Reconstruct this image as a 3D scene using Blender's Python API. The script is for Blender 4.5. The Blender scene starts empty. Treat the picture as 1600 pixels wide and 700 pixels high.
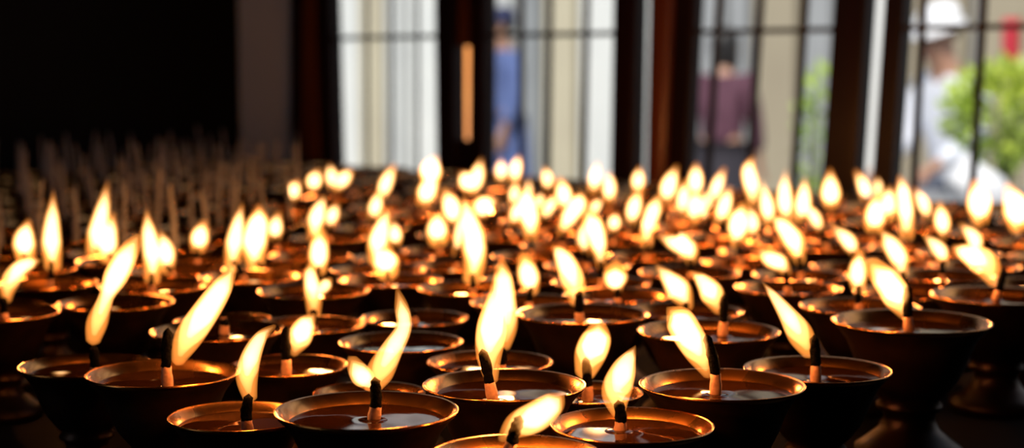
import bpy, bmesh, math, random
from mathutils import Vector, Matrix, Quaternion
random.seed(3)
C = bpy.context.scene.collection
scene = bpy.context.scene
PI = math.pi

# window post and bar edges along the window wall: (position at sill height, lean per metre)
EDGES = {
  'plaster_r': (-2.2728, 0.0199),
  'p1r': (-2.1536, -0.0226),
  'p2l': (-1.8940, -0.0095),
  's2l': (-1.8535, -0.0007),
  's2r': (-1.8197, 0.0132),
  'p2r': (-1.7864, 0.0118),
  'p3l': (-1.5205, 0.0153),
  'p3r': (-1.4770, 0.0134),
  'p4l': (-1.4491, 0.0168),
  'p4r': (-1.3812, 0.0495),
  'p5l': (-1.1501, 0.0620),
  's5l': (-1.0965, 0.0505),
  's5r': (-1.0712, 0.0531),
  'p5r': (-1.0412, 0.0513),
  'b11': (-2.0777, 0.0127),
  'b12': (-2.0158, 0.0104),
  'b13': (-1.9510, 0.0080),
  'b21': (-1.7143, 0.0041),
  'b22': (-1.6570, 0.0164),
  'b23': (-1.5831, 0.0227),
  'b31': (-1.3471, 0.0608),
  'b32': (-1.2756, 0.0610),
  'b33': (-1.2005, 0.0566),
  'b41': (-1.0129, 0.0296),
  'b42': (-0.9288, 0.0328),
  'b43': (-0.8402, 0.0278),
}
# butter lamps: kind, label, x, y, scale, wick foot, wick tip, flame depth (mm), flame tongues (x, z, radius in mm)
LAMPS = [
('near','lit brass lamp at the very front, charred wick bent right, broad flame leaning right',0.0012,0.6398,0.895,(-3.8, 15.5),(2.0, 15.5, 74.9),15.5,[[(-6.0, 64.6, 1.7), (0.4, 70.6, 5.6), (8.9, 75.4, 6.7), (16.4, 80.9, 5.1), (19.3, 83.8, 2.0)]]),
('near','large wide-rimmed brass lamp in front, its flame forked with a small left tongue',-0.0637,0.6897,1.006,(2.5, -0.2),(3.8, -0.2, 84.4),-0.2,[[(3.2, 78.7, 2.6), (5.5, 86.4, 6.2), (11.1, 96.9, 5.1), (16.5, 107.0, 3.7), (15.7, 116.0, 3.3), (13.8, 123.9, 1.0)], [(2.1, 79.8, 2.3), (-1.8, 85.5, 5.1), (-6.5, 92.6, 2.9)]]),
('near','front brass lamp with a pointed teardrop flame, right of the frontmost lamp',0.0528,0.6923,0.904,(-5.1, 5.3),(-5.7, 5.3, 72.5),5.3,[[(-5.1, 65.5, 2.9), (-6.6, 76.2, 6.8), (-3.6, 86.3, 6.0), (-0.5, 93.4, 2.9), (1.7, 97.7, 0.4)]]),
('near','front left brass lamp with slim flame curling right, beside the wide-rimmed lamp',-0.1266,0.7326,0.834,(6.7, -17.1),(6.9, -17.1, 71.6),-17.1,[[(7.1, 69.3, 3.3), (6.1, 79.9, 5.2), (8.6, 90.2, 4.7), (13.4, 99.0, 3.0), (19.3, 103.6, 1.0)]]),
('near','wide brass lamp right of the teardrop flame, thick flame leaning left off black wick',0.1004,0.7533,0.988,(-3.7, -4.4),(-8.3, -4.4, 93.3),-4.4,[[(-6.8, 73.3, 2.2), (-10.6, 83.2, 6.4), (-16.8, 93.6, 7.6), (-21.7, 101.6, 7.0), (-26.0, 105.9, 2.5)], [(-3.8, 75.2, 0.7), (-3.6, 82.6, 1.2), (-5.5, 88.7, 0.4)]]),
('near','wide brass lamp with thick crooked black wick and tallest upright flame in the front',-0.0037,0.7562,0.978,(-4.7, -17.5),(-10.1, -17.5, 88.1),-17.5,[[(-5.9, 72.9, 3.1), (-7.1, 86.0, 6.4), (-5.6, 99.6, 7.5), (-3.8, 113.2, 4.6), (-4.4, 125.5, 0.6)]]),
('near','brass lamp at the left with thick straight black wick and long flame swept right',-0.1753,0.7927,0.957,(5.9, -15.6),(6.2, -15.6, 91.7),-15.6,[[(9.6, 74.8, 3.3), (15.5, 86.9, 7.0), (25.2, 100.9, 7.0), (34.2, 114.2, 5.1), (41.0, 125.0, 0.5)]]),
('near','brass lamp on the right with a long pointed flame swept left',0.1564,0.8088,0.94,(-3.3, -13.2),(-4.4, -13.2, 85.1),-13.2,[[(-5.5, 75.3, 3.7), (-10.9, 85.7, 6.8), (-18.8, 97.4, 4.6), (-26.7, 107.8, 2.1), (-31.2, 113.0, 0.3)]]),
('near','copper lamp squeezed between the tallest flame and the teardrop flame, blunt flame',0.0383,0.8178,0.744,(0.5, -8.0),(-0.6, -8.0, 71.4),-8.0,[[(-0.9, 62.7, 5.3), (1.7, 72.7, 8.3), (5.0, 82.0, 7.9), (6.2, 89.3, 4.0)]]),
('near','small unlit brass lamp half hidden behind the large wide-rimmed front lamp',-0.0744,0.8214,0.732,(-0.5, 16.1),(-1.0, 16.1, 56.7),16.1,[]),
('near','leftmost lamp of the front row, dim bowl under a long waisted flame leaning right',-0.2286,0.8454,0.874,(8.4, -14.3),(8.5, -14.3, 73.6),-14.3,[[(7.5, 76.0, 3.8), (10.1, 86.2, 5.8), (15.5, 99.8, 4.2), (21.5, 111.6, 6.8), (28.9, 125.1, 5.5), (33.4, 132.5, 1.8)]]),
('near','brass lamp hidden behind the tallest front flame, only its rear rim and glow showing',-0.0119,0.8604,0.861,(5.7, -7.2),(7.1, -7.2, 68.7),-7.2,[[(7.8, 68.7, 3.2), (9.8, 80.9, 5.3), (8.5, 94.9, 6.0), (7.1, 108.0, 5.3), (6.4, 116.4, 2.2)]]),
('near','brass lamp behind the curling flame, small square flame on the right of its wick',-0.1224,0.8635,0.824,(1.7, -18.0),(1.6, -18.0, 81.5),-18.0,[[(5.2, 66.2, 1.9), (8.0, 74.6, 6.6), (12.3, 82.9, 5.9), (16.8, 88.4, 1.5)]]),
('near','tall-standing brass lamp at the right edge, glowing orange bowl and flame swept left',0.2252,0.8928,1.105,(-3.3, -9.6),(-4.7, -9.6, 98.4),-9.6,[[(-5.3, 80.0, 1.9), (-9.8, 91.2, 7.9), (-17.2, 102.0, 7.9), (-26.0, 111.3, 5.1)]]),
('near','brass lamp with pale sky reflection on its oil, flame kinked left',0.1118,0.8999,1.01,(8.7, 7.3),(9.4, 7.3, 89.9),7.3,[[(7.0, 79.5, 2.4), (3.2, 89.9, 7.1), (-2.7, 98.0, 4.9), (-10.1, 103.9, 0.9)]]),
('near','unlit oil-filled brass lamp with orange glints, right behind the forked flame',-0.0639,0.91,0.894,(-0.8, -14.1),(-1.4, -14.1, 67.3),-14.1,[]),
('near','unlit brass lamp right behind the flame swept right, rim left of its tip',-0.1715,0.9202,0.965,(3.0, 9.0),(3.2, 9.0, 72.3),9.0,[]),
('near','brass lamp behind the front row at centre, flame tapering up to the left',0.0428,0.9617,1.015,(-2.0, -10.6),(-2.5, -10.6, 86.3),-10.6,[[(-5.9, 77.4, 2.1), (-5.1, 88.2, 7.0), (-9.8, 101.8, 7.0), (-15.2, 110.3, 4.0), (-18.6, 113.3, 1.3)]]),
('near','glowing brass lamp behind the small square flame, slim double flame above it',-0.1261,0.9803,0.873,(3.9, -5.9),(4.1, -5.9, 71.5),-5.9,[[(4.0, 67.5, 4.1), (3.8, 81.0, 5.7), (2.4, 92.9, 4.5), (2.1, 100.1, 1.8)], [(6.5, 80.2, 2.5), (11.3, 86.6, 4.1), (14.5, 90.2, 2.1)]]),
('near','lamp cut off by the left picture edge, flame bending right',-0.3235,0.9981,0.942,(3.8, -2.1),(4.2, -2.1, 75.5),-2.1,[[(5.0, 73.1, 2.6), (6.9, 84.0, 5.8), (14.4, 94.2, 5.4), (22.6, 98.2, 3.8), (27.4, 99.4, 1.4)]]),
('lit','lit lamp, flame leaning left, second rows below the paired dark posts',0.1092,1.0061,0.939,(1.1, 0),(1.5, 0, 71.4),0,[[(3.8, 67.5, 2.9), (-2.8, 78.6, 8.1), (-11.1, 88.0, 4.9), (-18.4, 95.7, 0.9)]]),
('unlit','unlit brass lamp, short wick, second rows below the first window bay',-0.0623,1.0124,0.861,(0, 0),(-1.3, 0, 63.2),0,[]),
('near','rightmost near lamp with round oil reflections, flame blown flat to the left',0.3122,1.0176,1.058,(0.2, 9.8),(5.9, 9.8, 88.5),9.8,[[(1.1, 79.7, 3.5), (-4.6, 92.3, 9.2), (-14.3, 98.5, 7.6), (-22.7, 102.3, 4.7), (-26.9, 104.8, 1.4)]]),
('lit','lit lamp, upright flame, second rows below the white-slit post',0.2238,1.0193,0.955,(0.0, 0),(-0.7, 0, 80.5),0,[[(0.0, 75.9, 4.6), (-1.9, 89.1, 6.4), (-0.6, 102.4, 2.9)]]),
('unlit','unlit brass lamp, short wick, second rows below the dark wall, second from left',-0.1871,1.025,0.807,(0, 0),(0.8, 0, 61.9),0,[]),
('lit','lit lamp, flame leaning left, second rows below the second window bay, leftmost there',0.0111,1.0358,0.955,(0.8, 0),(1.7, 0, 76.9),0,[[(2.7, 73.1, 4.2), (-0.2, 84.1, 7.5), (-3.6, 97.5, 4.6)]]),
('near','unlit brass lamp behind the long waisted flame at left',-0.2606,1.0428,0.943,(-2.2, -10.2),(-2.8, -10.2, 71.9),-10.2,[]),
('lit','lit lamp, flame leaning left, second rows below the second window bay, third from left',0.0719,1.0832,0.928,(0.5, 0),(0.6, 0, 69.7),0,[[(1.5, 66.8, 1.8), (-1.1, 75.2, 8.3), (-1.2, 84.0, 7.4)]]),
('unlit','unlit brass lamp, short wick, second rows below the dark wall, leftmost there',-0.355,1.0879,0.809,(0, 0),(-0.3, 0, 62.3),0,[]),
('lit','lit lamp, upright flame, second rows below the leftmost wooden post',-0.1367,1.0908,0.956,(1.2, 0),(4.0, 0, 84.3),0,[[(3.9, 79.5, 5.3), (4.1, 93.2, 7.4), (5.1, 107.8, 4.8)]]),
('unlit','unlit brass lamp, short wick, second rows below the rightmost window bay',0.3549,1.0963,0.835,(0, 0),(-0.2, 0, 64.9),0,[]),
('lit','lit lamp, upright flame, second rows below the orange-slit post',-0.0272,1.1041,0.957,(-0.4, 0),(-0.4, 0, 76.7),0,[[(-1.3, 71.1, 6.2), (1.4, 87.2, 8.4), (-0.3, 105.1, 8.4), (-4.7, 122.9, 4.4), (-6.5, 130.5, 1.3)]]),
('lit','lit lamp, flame leaning left, second rows below the white-slit post',0.2752,1.1064,0.91,(-0.6, 0),(-3.1, 0, 78.5),0,[[(-2.1, 73.9, 3.1), (-5.1, 86.9, 6.9), (-12.1, 98.1, 6.2), (-19.9, 108.9, 0.7)]]),
('lit','lit lamp, flame leaning left, second rows below the third window bay',0.1942,1.1152,0.937,(0.0, 0),(-1.9, 0, 77.4),0,[[(0.0, 74.6, 2.7), (-5.5, 82.7, 6.3), (-14.6, 87.2, 5.8), (-21.9, 93.1, 1.3)]]),
('lit','lit lamp, upright flame, second rows below the dark wall, second from left',-0.2531,1.1198,0.948,(-0.3, 0),(-0.9, 0, 75.5),0,[[(-1.2, 69.0, 5.4), (-0.3, 87.6, 7.2), (-2.6, 104.8, 5.4), (-3.6, 122.0, 0.5)]]),
('lit','lit lamp, upright flame, second rows below the first window bay',-0.0885,1.1518,0.945,(-0.6, 0),(-2.5, 0, 73.9),0,[[(-2.0, 69.8, 8.3), (-3.3, 81.5, 10.1), (-2.3, 89.4, 5.0)]]),
('lit','lit lamp, upright flame, second rows below the dark wall, leftmost there',-0.3391,1.1572,0.901,(1.1, 0),(3.8, 0, 80.0),0,[[(3.8, 73.8, 6.0), (3.8, 91.6, 7.4), (5.3, 111.3, 5.1), (6.3, 131.8, 0.5)]]),
('lit','lit lamp, flame leaning left, second rows below the second window bay, second from left',0.0651,1.158,0.907,(0.1, 0),(-0.5, 0, 79.4),0,[[(0.2, 73.7, 2.8), (-1.7, 90.1, 6.5), (-6.5, 106.5, 7.9), (-11.6, 116.8, 3.2)]]),
('lit','lit lamp, flame leaning right, second rows below the grey plaster strip',-0.1925,1.1685,0.952,(-4.2, 0),(-13.2, 0, 78.7),0,[[(-14.0, 72.4, 5.6), (-11.8, 90.4, 7.0), (-8.2, 107.4, 4.6), (-4.7, 122.0, 0.5)]]),
('lit','lit lamp, flame leaning left, second rows below the rightmost window bay',0.3173,1.1703,0.959,(0.7, 0),(0.6, 0, 79.0),0,[[(2.4, 75.0, 2.3), (-2.6, 86.4, 5.8), (-15.6, 98.2, 0.9)]]),
('lit','lit lamp, forked flame, middle rows below the paired dark posts',0.1332,1.1917,0.95,(0.4, 0),(0.5, 0, 77.0),0,[[(1.2, 73.3, 3.3), (-0.8, 83.9, 7.6), (-13.3, 89.7, 5.7), (-24.4, 94.5, 0.9)], [(-3.7, 81.5, 3.8), (-5.7, 91.2, 5.2), (-6.7, 98.4, 0.9)]]),
('lit','lit lamp, flame leaning left, middle rows below the third window bay, second from left',0.2184,1.1992,0.905,(0.0, 0),(-2.0, 0, 78.2),0,[[(0.0, 72.4, 3.8), (-5.6, 88.9, 8.1), (-16.0, 102.5, 5.7), (-23.8, 108.3, 0.9)]]),
('unlit','unlit brass lamp, short wick, middle rows below the rightmost window bay, leftmost there',0.3928,1.2013,0.814,(0, 0),(-0.3, 0, 61.4),0,[]),
('lit','lit lamp, upright flame, middle rows below the dark wall',-0.2562,1.2122,0.937,(-2.4, 0),(-8.0, 0, 70.4),0,[[(-8.1, 64.9, 5.3), (-7.8, 80.6, 7.2), (-11.8, 95.8, 1.4)]]),
('unlit','unlit brass lamp, short wick, middle rows below the second window bay',0.0079,1.2205,0.82,(0, 0),(2.4, 0, 64.7),0,[]),
('lit','lit lamp, flame leaning right, middle rows below the dark wall, leftmost there',-0.3735,1.2239,0.933,(-0.6, 0),(-2.0, 0, 78.3),0,[[(-2.1, 73.3, 7.3), (-1.7, 87.7, 8.5), (2.2, 103.0, 1.9)]]),
('lit','lit lamp, flame leaning right, middle rows below the first window bay',-0.1034,1.2266,0.918,(-0.7, 0),(-1.7, 0, 74.6),0,[[(-2.4, 69.0, 5.3), (-0.3, 84.9, 8.3), (4.3, 99.8, 5.8), (8.8, 113.2, 0.9)]]),
('lit','lit lamp, upright flame, middle rows below the grey plaster strip',-0.1873,1.2446,0.913,(-4.2, 0),(-14.2, 0, 69.6),0,[[(-14.0, 62.9, 6.4), (-14.7, 82.1, 10.4), (-10.9, 100.2, 8.4), (-10.2, 112.3, 1.9)]]),
('lit','lit lamp, flame leaning left, middle rows below the white-slit post, leftmost there',0.2718,1.2547,0.895,(0.0, 0),(-2.4, 0, 76.0),0,[[(0.0, 71.7, 2.9), (-6.8, 83.9, 6.4), (-20.2, 96.5, 0.9)]]),
('lit','lit lamp, flame leaning right, middle rows below the dark wall, third from left',-0.3101,1.2673,0.946,(-3.9, 0),(-12.7, 0, 73.0),0,[[(-13.0, 67.6, 7.0), (-12.1, 83.0, 8.3), (-7.0, 104.0, 1.9)]]),
('lit','lit lamp, flame leaning right, middle rows below the orange-slit post',-0.0445,1.2708,0.881,(-0.2, 0),(0.5, 0, 76.6),0,[[(-0.6, 69.8, 2.9), (2.6, 89.3, 4.5), (6.7, 106.7, 2.9)]]),
('lit','lit lamp, flame leaning left, middle rows below the rightmost window bay, second from left',0.3716,1.2727,0.872,(0.0, 0),(-0.7, 0, 74.9),0,[[(0.0, 70.0, 4.5), (-1.9, 84.0, 6.3), (-14.0, 95.8, 1.4)]]),
('lit','lit lamp, upright flame, middle rows below the second window bay, second from left',0.0608,1.2794,0.868,(0.0, 0),(-1.3, 0, 74.5),0,[[(0.0, 69.8, 3.0), (-3.7, 83.2, 5.0), (-2.2, 96.7, 3.0)]]),
('tall','unlit lamp with tall pale wick, middle rows below the dark wall, leftmost there',-0.4203,1.2855,0.867,(0, 0),(-0.2, 1.7, 121.3),0,[]),
('lit','lit lamp, flame leaning right, middle rows below the third window bay',0.1889,1.306,0.861,(-1.5, 0),(-4.3, 0, 80.0),0,[[(-4.9, 73.5, 4.1), (-3.1, 92.0, 9.3), (0.4, 108.3, 3.5)]]),
('lit','lit lamp, flame leaning right, middle rows below the dark wall, fourth from left',-0.2611,1.3221,0.848,(-0.2, 0),(0.1, 0, 72.1),0,[[(-0.7, 68.0, 5.7), (1.6, 79.7, 7.8), (5.6, 92.0, 3.0)]]),
('unlit','unlit brass lamp, short wick, middle rows below the white-slit post',0.3186,1.3255,0.821,(0, 0),(2.0, 0, 63.8),0,[]),
('lit','lit lamp, upright flame, middle rows below the first window bay, leftmost there',-0.1,1.3343,0.862,(0.5, 0),(1.7, 0, 74.8),0,[[(1.7, 71.4, 4.7), (1.8, 81.2, 6.5), (0.2, 91.9, 1.5)]]),
('lit','lit lamp, flame leaning right, middle rows below the dark wall, second from left',-0.3381,1.3383,0.917,(-4.2, 0),(-12.9, 0, 68.9),0,[[(-14.0, 63.2, 6.8), (-10.9, 79.4, 8.4), (-5.4, 102.1, 5.7), (-0.6, 125.3, 0.7)]]),
('lit','lit lamp, flame leaning right, middle rows below the leftmost wooden post',-0.1706,1.3413,0.872,(1.0, 0),(4.0, 0, 79.7),0,[[(3.3, 73.4, 4.7), (5.2, 91.3, 7.4), (9.6, 103.7, 5.2), (13.5, 112.9, 0.7)]]),
('lit','lit lamp, upright flame, middle rows below the second window bay, leftmost there',0.0163,1.3504,0.859,(-0.0, 0),(-0.4, 0, 80.1),0,[[(-0.0, 74.6, 5.2), (-1.1, 90.4, 8.5), (-4.4, 108.4, 7.9), (-5.5, 118.1, 2.0)]]),
('lit','lit lamp, flame leaning left, middle rows below the rightmost window bay, leftmost there',0.3815,1.3567,0.881,(-3.4, 0),(-12.7, 0, 80.2),0,[[(-11.4, 75.0, 3.6), (-15.1, 89.8, 7.2), (-17.7, 105.6, 2.0)]]),
('lit','lit lamp, flame leaning right, middle rows below the paired dark posts',0.115,1.3602,0.843,(0.0, 0),(0.3, 0, 73.6),0,[[(0.0, 68.0, 5.3), (1.0, 84.0, 6.4), (6.3, 99.9, 6.9), (11.1, 111.9, 2.0)]]),
('tall','unlit lamp with tall pale wick, middle rows below the dark wall, second from left',-0.4426,1.3619,0.87,(0, 0),(-4.7, 1.3, 119.5),0,[]),
('unlit','unlit brass lamp, short wick, middle rows below the rightmost window bay, second from left',0.4604,1.367,0.815,(0, 0),(-1.5, 0, 64.1),0,[]),
('lit','lit lamp, upright flame, middle rows below the third window bay',0.2125,1.3729,0.871,(-1.8, 0),(-5.6, 0, 78.5),0,[[(-5.9, 73.2, 4.2), (-5.0, 88.2, 5.9), (-9.6, 100.4, 1.5)]]),
('lit','lit lamp, upright flame, middle rows below the first window bay, second from left',-0.0634,1.3945,0.858,(-0.4, 0),(-1.6, 0, 71.5),0,[[(-1.2, 67.0, 8.7), (-2.2, 80.0, 9.3), (-0.5, 92.3, 2.6)]]),
('lit','lit lamp, flame leaning left, middle rows below the third window bay, third from left',0.2807,1.3985,0.892,(-2.2, 0),(-10.1, 0, 79.8),0,[[(-7.4, 75.0, 2.6), (-15.0, 88.6, 5.7), (-24.2, 101.0, 3.2)]]),
('lit','lit lamp, flame leaning right, middle rows below the grey plaster strip',-0.2051,1.4052,0.899,(-1.2, 0),(-4.0, 0, 72.3),0,[[(-4.1, 68.7, 4.3), (-3.9, 78.9, 6.8), (-0.4, 91.9, 2.6)]]),
('tall','unlit lamp with tall pale wick, middle rows below the dark wall, fourth from left',-0.2988,1.4067,0.87,(0, 0),(-3.3, 1.8, 116.5),0,[]),
('lit','lit lamp, flame leaning right, middle rows below the second window bay',0.0431,1.4166,0.885,(0.2, 0),(2.8, 0, 76.2),0,[[(0.8, 71.4, 3.8), (6.5, 85.2, 7.2), (16.1, 100.6, 8.3), (18.3, 109.7, 1.5)]]),
('lit','lit lamp, flame leaning left, middle rows below the white-slit post, second from left',0.351,1.4205,0.845,(0.5, 0),(1.2, 0, 75.2),0,[[(1.6, 67.6, 6.0), (0.5, 89.4, 7.5), (-2.9, 109.4, 6.6), (-6.6, 124.3, 1.5)]]),
('tall','unlit lamp with tall pale wick, middle rows below the dark wall, third from left',-0.4259,1.4342,0.802,(0, 0),(4.8, -3.3, 119.1),0,[]),
('lit','lit lamp, flame leaning left, middle rows below the third window bay, leftmost there',0.1833,1.4391,0.896,(-2.6, 0),(-9.5, 0, 85.2),0,[[(-8.6, 80.7, 2.7), (-11.1, 93.5, 4.7), (-13.0, 105.7, 1.5)]]),
('tall','unlit lamp with tall pale wick, back rows below the dark wall, ninth from left',-0.3562,1.4563,0.801,(0, 0),(1.9, 3.3, 114.0),0,[]),
('lit','lit lamp, flame leaning left, back rows below the rightmost window bay, third from left',0.4746,1.4576,0.854,(-2.9, 0),(-11.1, 0, 78.9),0,[[(-9.8, 71.9, 7.9), (-13.4, 91.9, 12.6), (-22.8, 113.6, 3.3)]]),
('lit','lit lamp, flame leaning left, back rows below the third window bay, second from left',0.2512,1.4633,0.846,(-4.2, 0),(-15.1, 0, 82.0),0,[[(-14.0, 75.4, 4.4), (-17.2, 94.3, 7.1), (-22.3, 118.4, 0.6)]]),
('lit','lit lamp, flame leaning right, back rows below the second window bay, fifth from left',0.0938,1.467,0.862,(-0.2, 0),(-0.2, 0, 71.8),0,[[(-0.6, 68.5, 3.9), (0.5, 78.0, 6.5), (2.2, 85.7, 2.7)]]),
('tall','unlit lamp with tall pale wick, back rows below the dark wall, thirteenth from left',-0.2848,1.4793,0.872,(0, 0),(-3.4, -1.8, 107.3),0,[]),
('tall','unlit lamp with tall pale wick, back rows below the dark wall, third from left',-0.4769,1.4808,0.816,(0, 0),(-4.4, 3.9, 111.0),0,[]),
('lit','lit lamp, flame leaning right, back rows below the leftmost wooden post',-0.1709,1.4813,0.881,(0.0, 0),(1.3, 0, 75.0),0,[[(0.0, 70.6, 3.3), (3.7, 83.2, 6.3), (9.2, 93.4, 2.1)]]),
('lit','lit lamp, upright flame, back rows below the white-slit post, leftmost there',0.3366,1.4888,0.859,(0.5, 0),(2.1, 0, 73.3),0,[[(1.6, 68.1, 7.5), (3.1, 83.1, 9.9), (3.9, 101.7, 4.5)]]),
('lit','lit lamp, flame leaning right, back rows below the second window bay, leftmost there',0.0002,1.4928,0.869,(-0.1, 0),(1.5, 0, 77.2),0,[[(-0.2, 72.5, 3.9), (4.6, 85.8, 6.6), (9.4, 95.4, 2.7)]]),
('tall','unlit lamp with tall pale wick, back rows below the dark wall, sixth from left',-0.4133,1.5081,0.822,(0, 0),(-1.9, 1.0, 104.1),0,[]),
('lit','lit lamp, flame leaning right, back rows below the third window bay',0.1987,1.5094,0.861,(-1.0, 0),(-1.3, 0, 77.7),0,[[(-3.3, 70.9, 4.0), (2.5, 90.3, 7.3), (7.7, 107.4, 2.1)]]),
('lit','lit lamp, flame leaning left, back rows below the rightmost window bay, second from left',0.4549,1.5252,0.864,(-1.7, 0),(-6.4, 0, 78.2),0,[[(-5.6, 71.1, 7.0), (-8.0, 91.4, 11.9), (-12.2, 111.1, 4.6)]]),
('lit','lit lamp, upright flame, back rows below the third window bay, second from left',0.2778,1.5296,0.888,(-0.4, 0),(-0.3, 0, 78.9),0,[[(-1.2, 72.0, 5.2), (1.5, 91.7, 8.0), (3.0, 115.1, 1.5)]]),
('tall','unlit lamp with tall pale wick, back rows below the dark wall, eleventh from left',-0.3419,1.5311,0.834,(0, 0),(5.1, -3.0, 121.9),0,[]),
('lit','lit lamp, flame leaning left, back rows below the orange-slit post',-0.0575,1.5328,0.844,(0.2, 0),(0.4, 0, 74.3),0,[[(0.8, 68.5, 4.0), (-0.4, 85.2, 9.5), (-7.7, 103.1, 2.8)]]),
('lit','lit lamp, flame leaning right, back rows below the paired dark posts',0.112,1.5357,0.875,(0.7, 0),(3.2, 0, 73.9),0,[[(2.2, 68.3, 4.0), (5.2, 84.4, 7.4), (10.6, 101.7, 4.0)]]),
('tall','unlit lamp with tall pale wick, back rows below the dark wall, fifteenth from left',-0.2735,1.5561,0.833,(0, 0),(5.7, 2.2, 112.0),0,[]),
('lit','lit lamp, flame leaning right, back rows below the second window bay, third from left',0.0295,1.5565,0.841,(0.2, 0),(2.8, 0, 75.8),0,[[(0.6, 71.2, 2.8), (6.8, 84.4, 5.9), (14.9, 96.3, 2.8)]]),
('lit','lit lamp, flame leaning right, back rows below the first window bay',-0.1382,1.5632,0.898,(0.0, 0),(1.6, 0, 76.3),0,[[(0.0, 71.9, 4.1), (4.5, 84.5, 6.9), (8.4, 99.6, 2.2)]]),
('unlit','unlit brass lamp, short wick, back rows below the rightmost window bay, fourth from left',0.5198,1.5644,0.801,(0, 0),(1.9, 0, 61.7),0,[]),
('lit','lit lamp, upright flame, back rows below the paired dark posts, second from left',0.1719,1.5757,0.885,(2.0, 0),(7.5, 0, 73.1),0,[[(6.7, 66.9, 5.4), (9.0, 84.6, 8.2), (10.1, 98.0, 3.5)]]),
('tall','unlit lamp with tall pale wick, back rows below the dark wall, eighth from left',-0.3937,1.5783,0.849,(0, 0),(-1.5, 0.7, 100.0),0,[]),
('lit','lit lamp, flame leaning left, back rows below the rightmost window bay, leftmost there',0.4155,1.5833,0.849,(-0.2, 0),(-2.8, 0, 74.5),0,[[(-0.7, 68.7, 3.5), (-6.8, 85.3, 6.3), (-16.1, 100.6, 2.2)]]),
('lit','lit lamp, flame leaning right, back rows below the orange-slit post',-0.0317,1.5968,0.84,(0.3, 0),(1.8, 0, 73.2),0,[[(0.9, 68.7, 3.5), (3.5, 81.5, 10.5), (16.9, 88.0, 1.6)]]),
('lit','lit lamp, upright flame, back rows below the third window bay, leftmost there',0.2671,1.6014,0.885,(3.3, 0),(9.4, 0, 73.4),0,[[(10.9, 65.0, 4.8), (6.6, 88.9, 8.0), (7.4, 118.5, 0.9)]]),
('lit','lit lamp, flame leaning right, back rows below the second window bay, fourth from left',0.0838,1.6023,0.891,(-1.0, 0),(-2.0, 0, 74.8),0,[[(-3.3, 71.4, 3.5), (0.5, 81.1, 5.4), (7.5, 88.2, 0.9)]]),
('tall','unlit lamp with tall pale wick, back rows below the dark wall, second from left',-0.5179,1.6047,0.817,(0, 0),(-5.8, -3.8, 116.5),0,[]),
('tall','unlit lamp with tall pale wick, back rows below the dark wall, twelfth from left',-0.3234,1.606,0.84,(0, 0),(0.5, -3.7, 108.0),0,[]),
('tall','unlit lamp with tall pale wick, back rows below the grey plaster strip, leftmost there',-0.2545,1.6283,0.816,(0, 0),(-1.8, -2.9, 106.2),0,[]),
('tall','unlit lamp with tall pale wick, back rows below the dark wall, fifth from left',-0.4482,1.6286,0.828,(0, 0),(3.3, -1.0, 101.2),0,[]),
('unlit','unlit brass lamp, short wick, back rows below the rightmost window bay, third from left',0.5326,1.6388,0.864,(0, 0),(-1.8, 0, 64.6),0,[]),
('lit','lit lamp, upright flame, back rows below the white-slit post, second from left',0.3765,1.6414,0.859,(3.8, 0),(12.0, 0, 70.5),0,[[(12.6, 64.4, 6.2), (10.9, 81.7, 8.5), (12.5, 98.2, 1.6)]]),
('lit','lit lamp, flame leaning right, back rows below the second window bay, second from left',0.0228,1.6417,0.882,(0.7, 0),(3.5, 0, 77.2),0,[[(2.3, 73.7, 3.6), (5.6, 83.6, 5.2), (7.5, 90.9, 1.6)]]),
('lit','lit lamp, upright flame, back rows below the paired dark posts, leftmost there',0.1689,1.6466,0.852,(1.7, 0),(6.6, 0, 73.6),0,[[(5.7, 67.3, 4.2), (8.2, 85.2, 7.2), (10.0, 102.4, 3.6)]]),
('unlit','unlit brass lamp, short wick, back rows below the leftmost wooden post',-0.1833,1.6511,0.851,(0, 0),(-0.8, 0, 65.1),0,[]),
('tall','unlit lamp with tall pale wick, back rows below the dark wall, tenth from left',-0.3769,1.6525,0.83,(0, 0),(-2.6, -2.9, 113.1),0,[]),
('unlit','unlit brass lamp, short wick, back rows below the third window bay',0.3055,1.6681,0.806,(0, 0),(-1.1, 0, 62.3),0,[]),
('tall','unlit lamp with tall pale wick, back rows below the dark wall, fourth from left',-0.5046,1.6784,0.818,(0, 0),(-3.6, -0.7, 109.0),0,[]),
('unlit','unlit brass lamp, short wick, back rows below the first window bay',-0.1078,1.6791,0.876,(0, 0),(-1.7, 0, 64.8),0,[]),
('tall','unlit lamp with tall pale wick, back rows below the dark wall, fourteenth from left',-0.3099,1.6801,0.804,(0, 0),(5.7, -3.5, 117.6),0,[]),
('unlit','unlit brass lamp, short wick, back rows below the orange-slit post',-0.0356,1.6827,0.837,(0, 0),(-0.8, 0, 61.2),0,[]),
('tall','unlit lamp with tall pale wick, back rows below the dark wall, seventh from left',-0.4326,1.6992,0.852,(0, 0),(4.4, -3.2, 102.6),0,[]),
('unlit','unlit brass lamp, short wick, back rows below the rightmost window bay, leftmost there',0.4635,1.7011,0.805,(0, 0),(1.4, 0, 62.0),0,[]),
('lit','lit lamp, flame leaning left, back rows below the second window bay',0.0591,1.7049,0.899,(-0.9, 0),(-3.2, 0, 74.2),0,[[(-3.0, 68.7, 5.0), (-3.7, 84.5, 8.8), (-8.6, 101.7, 3.7)]]),
('tall','unlit lamp with tall pale wick, back rows below the grey plaster strip, second from left',-0.238,1.7049,0.87,(0, 0),(-4.1, -3.4, 117.0),0,[]),
('unlit','unlit brass lamp, short wick, back rows below the rightmost window bay, second from left',0.5514,1.708,0.871,(0, 0),(-1.1, 0, 67.3),0,[]),
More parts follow.
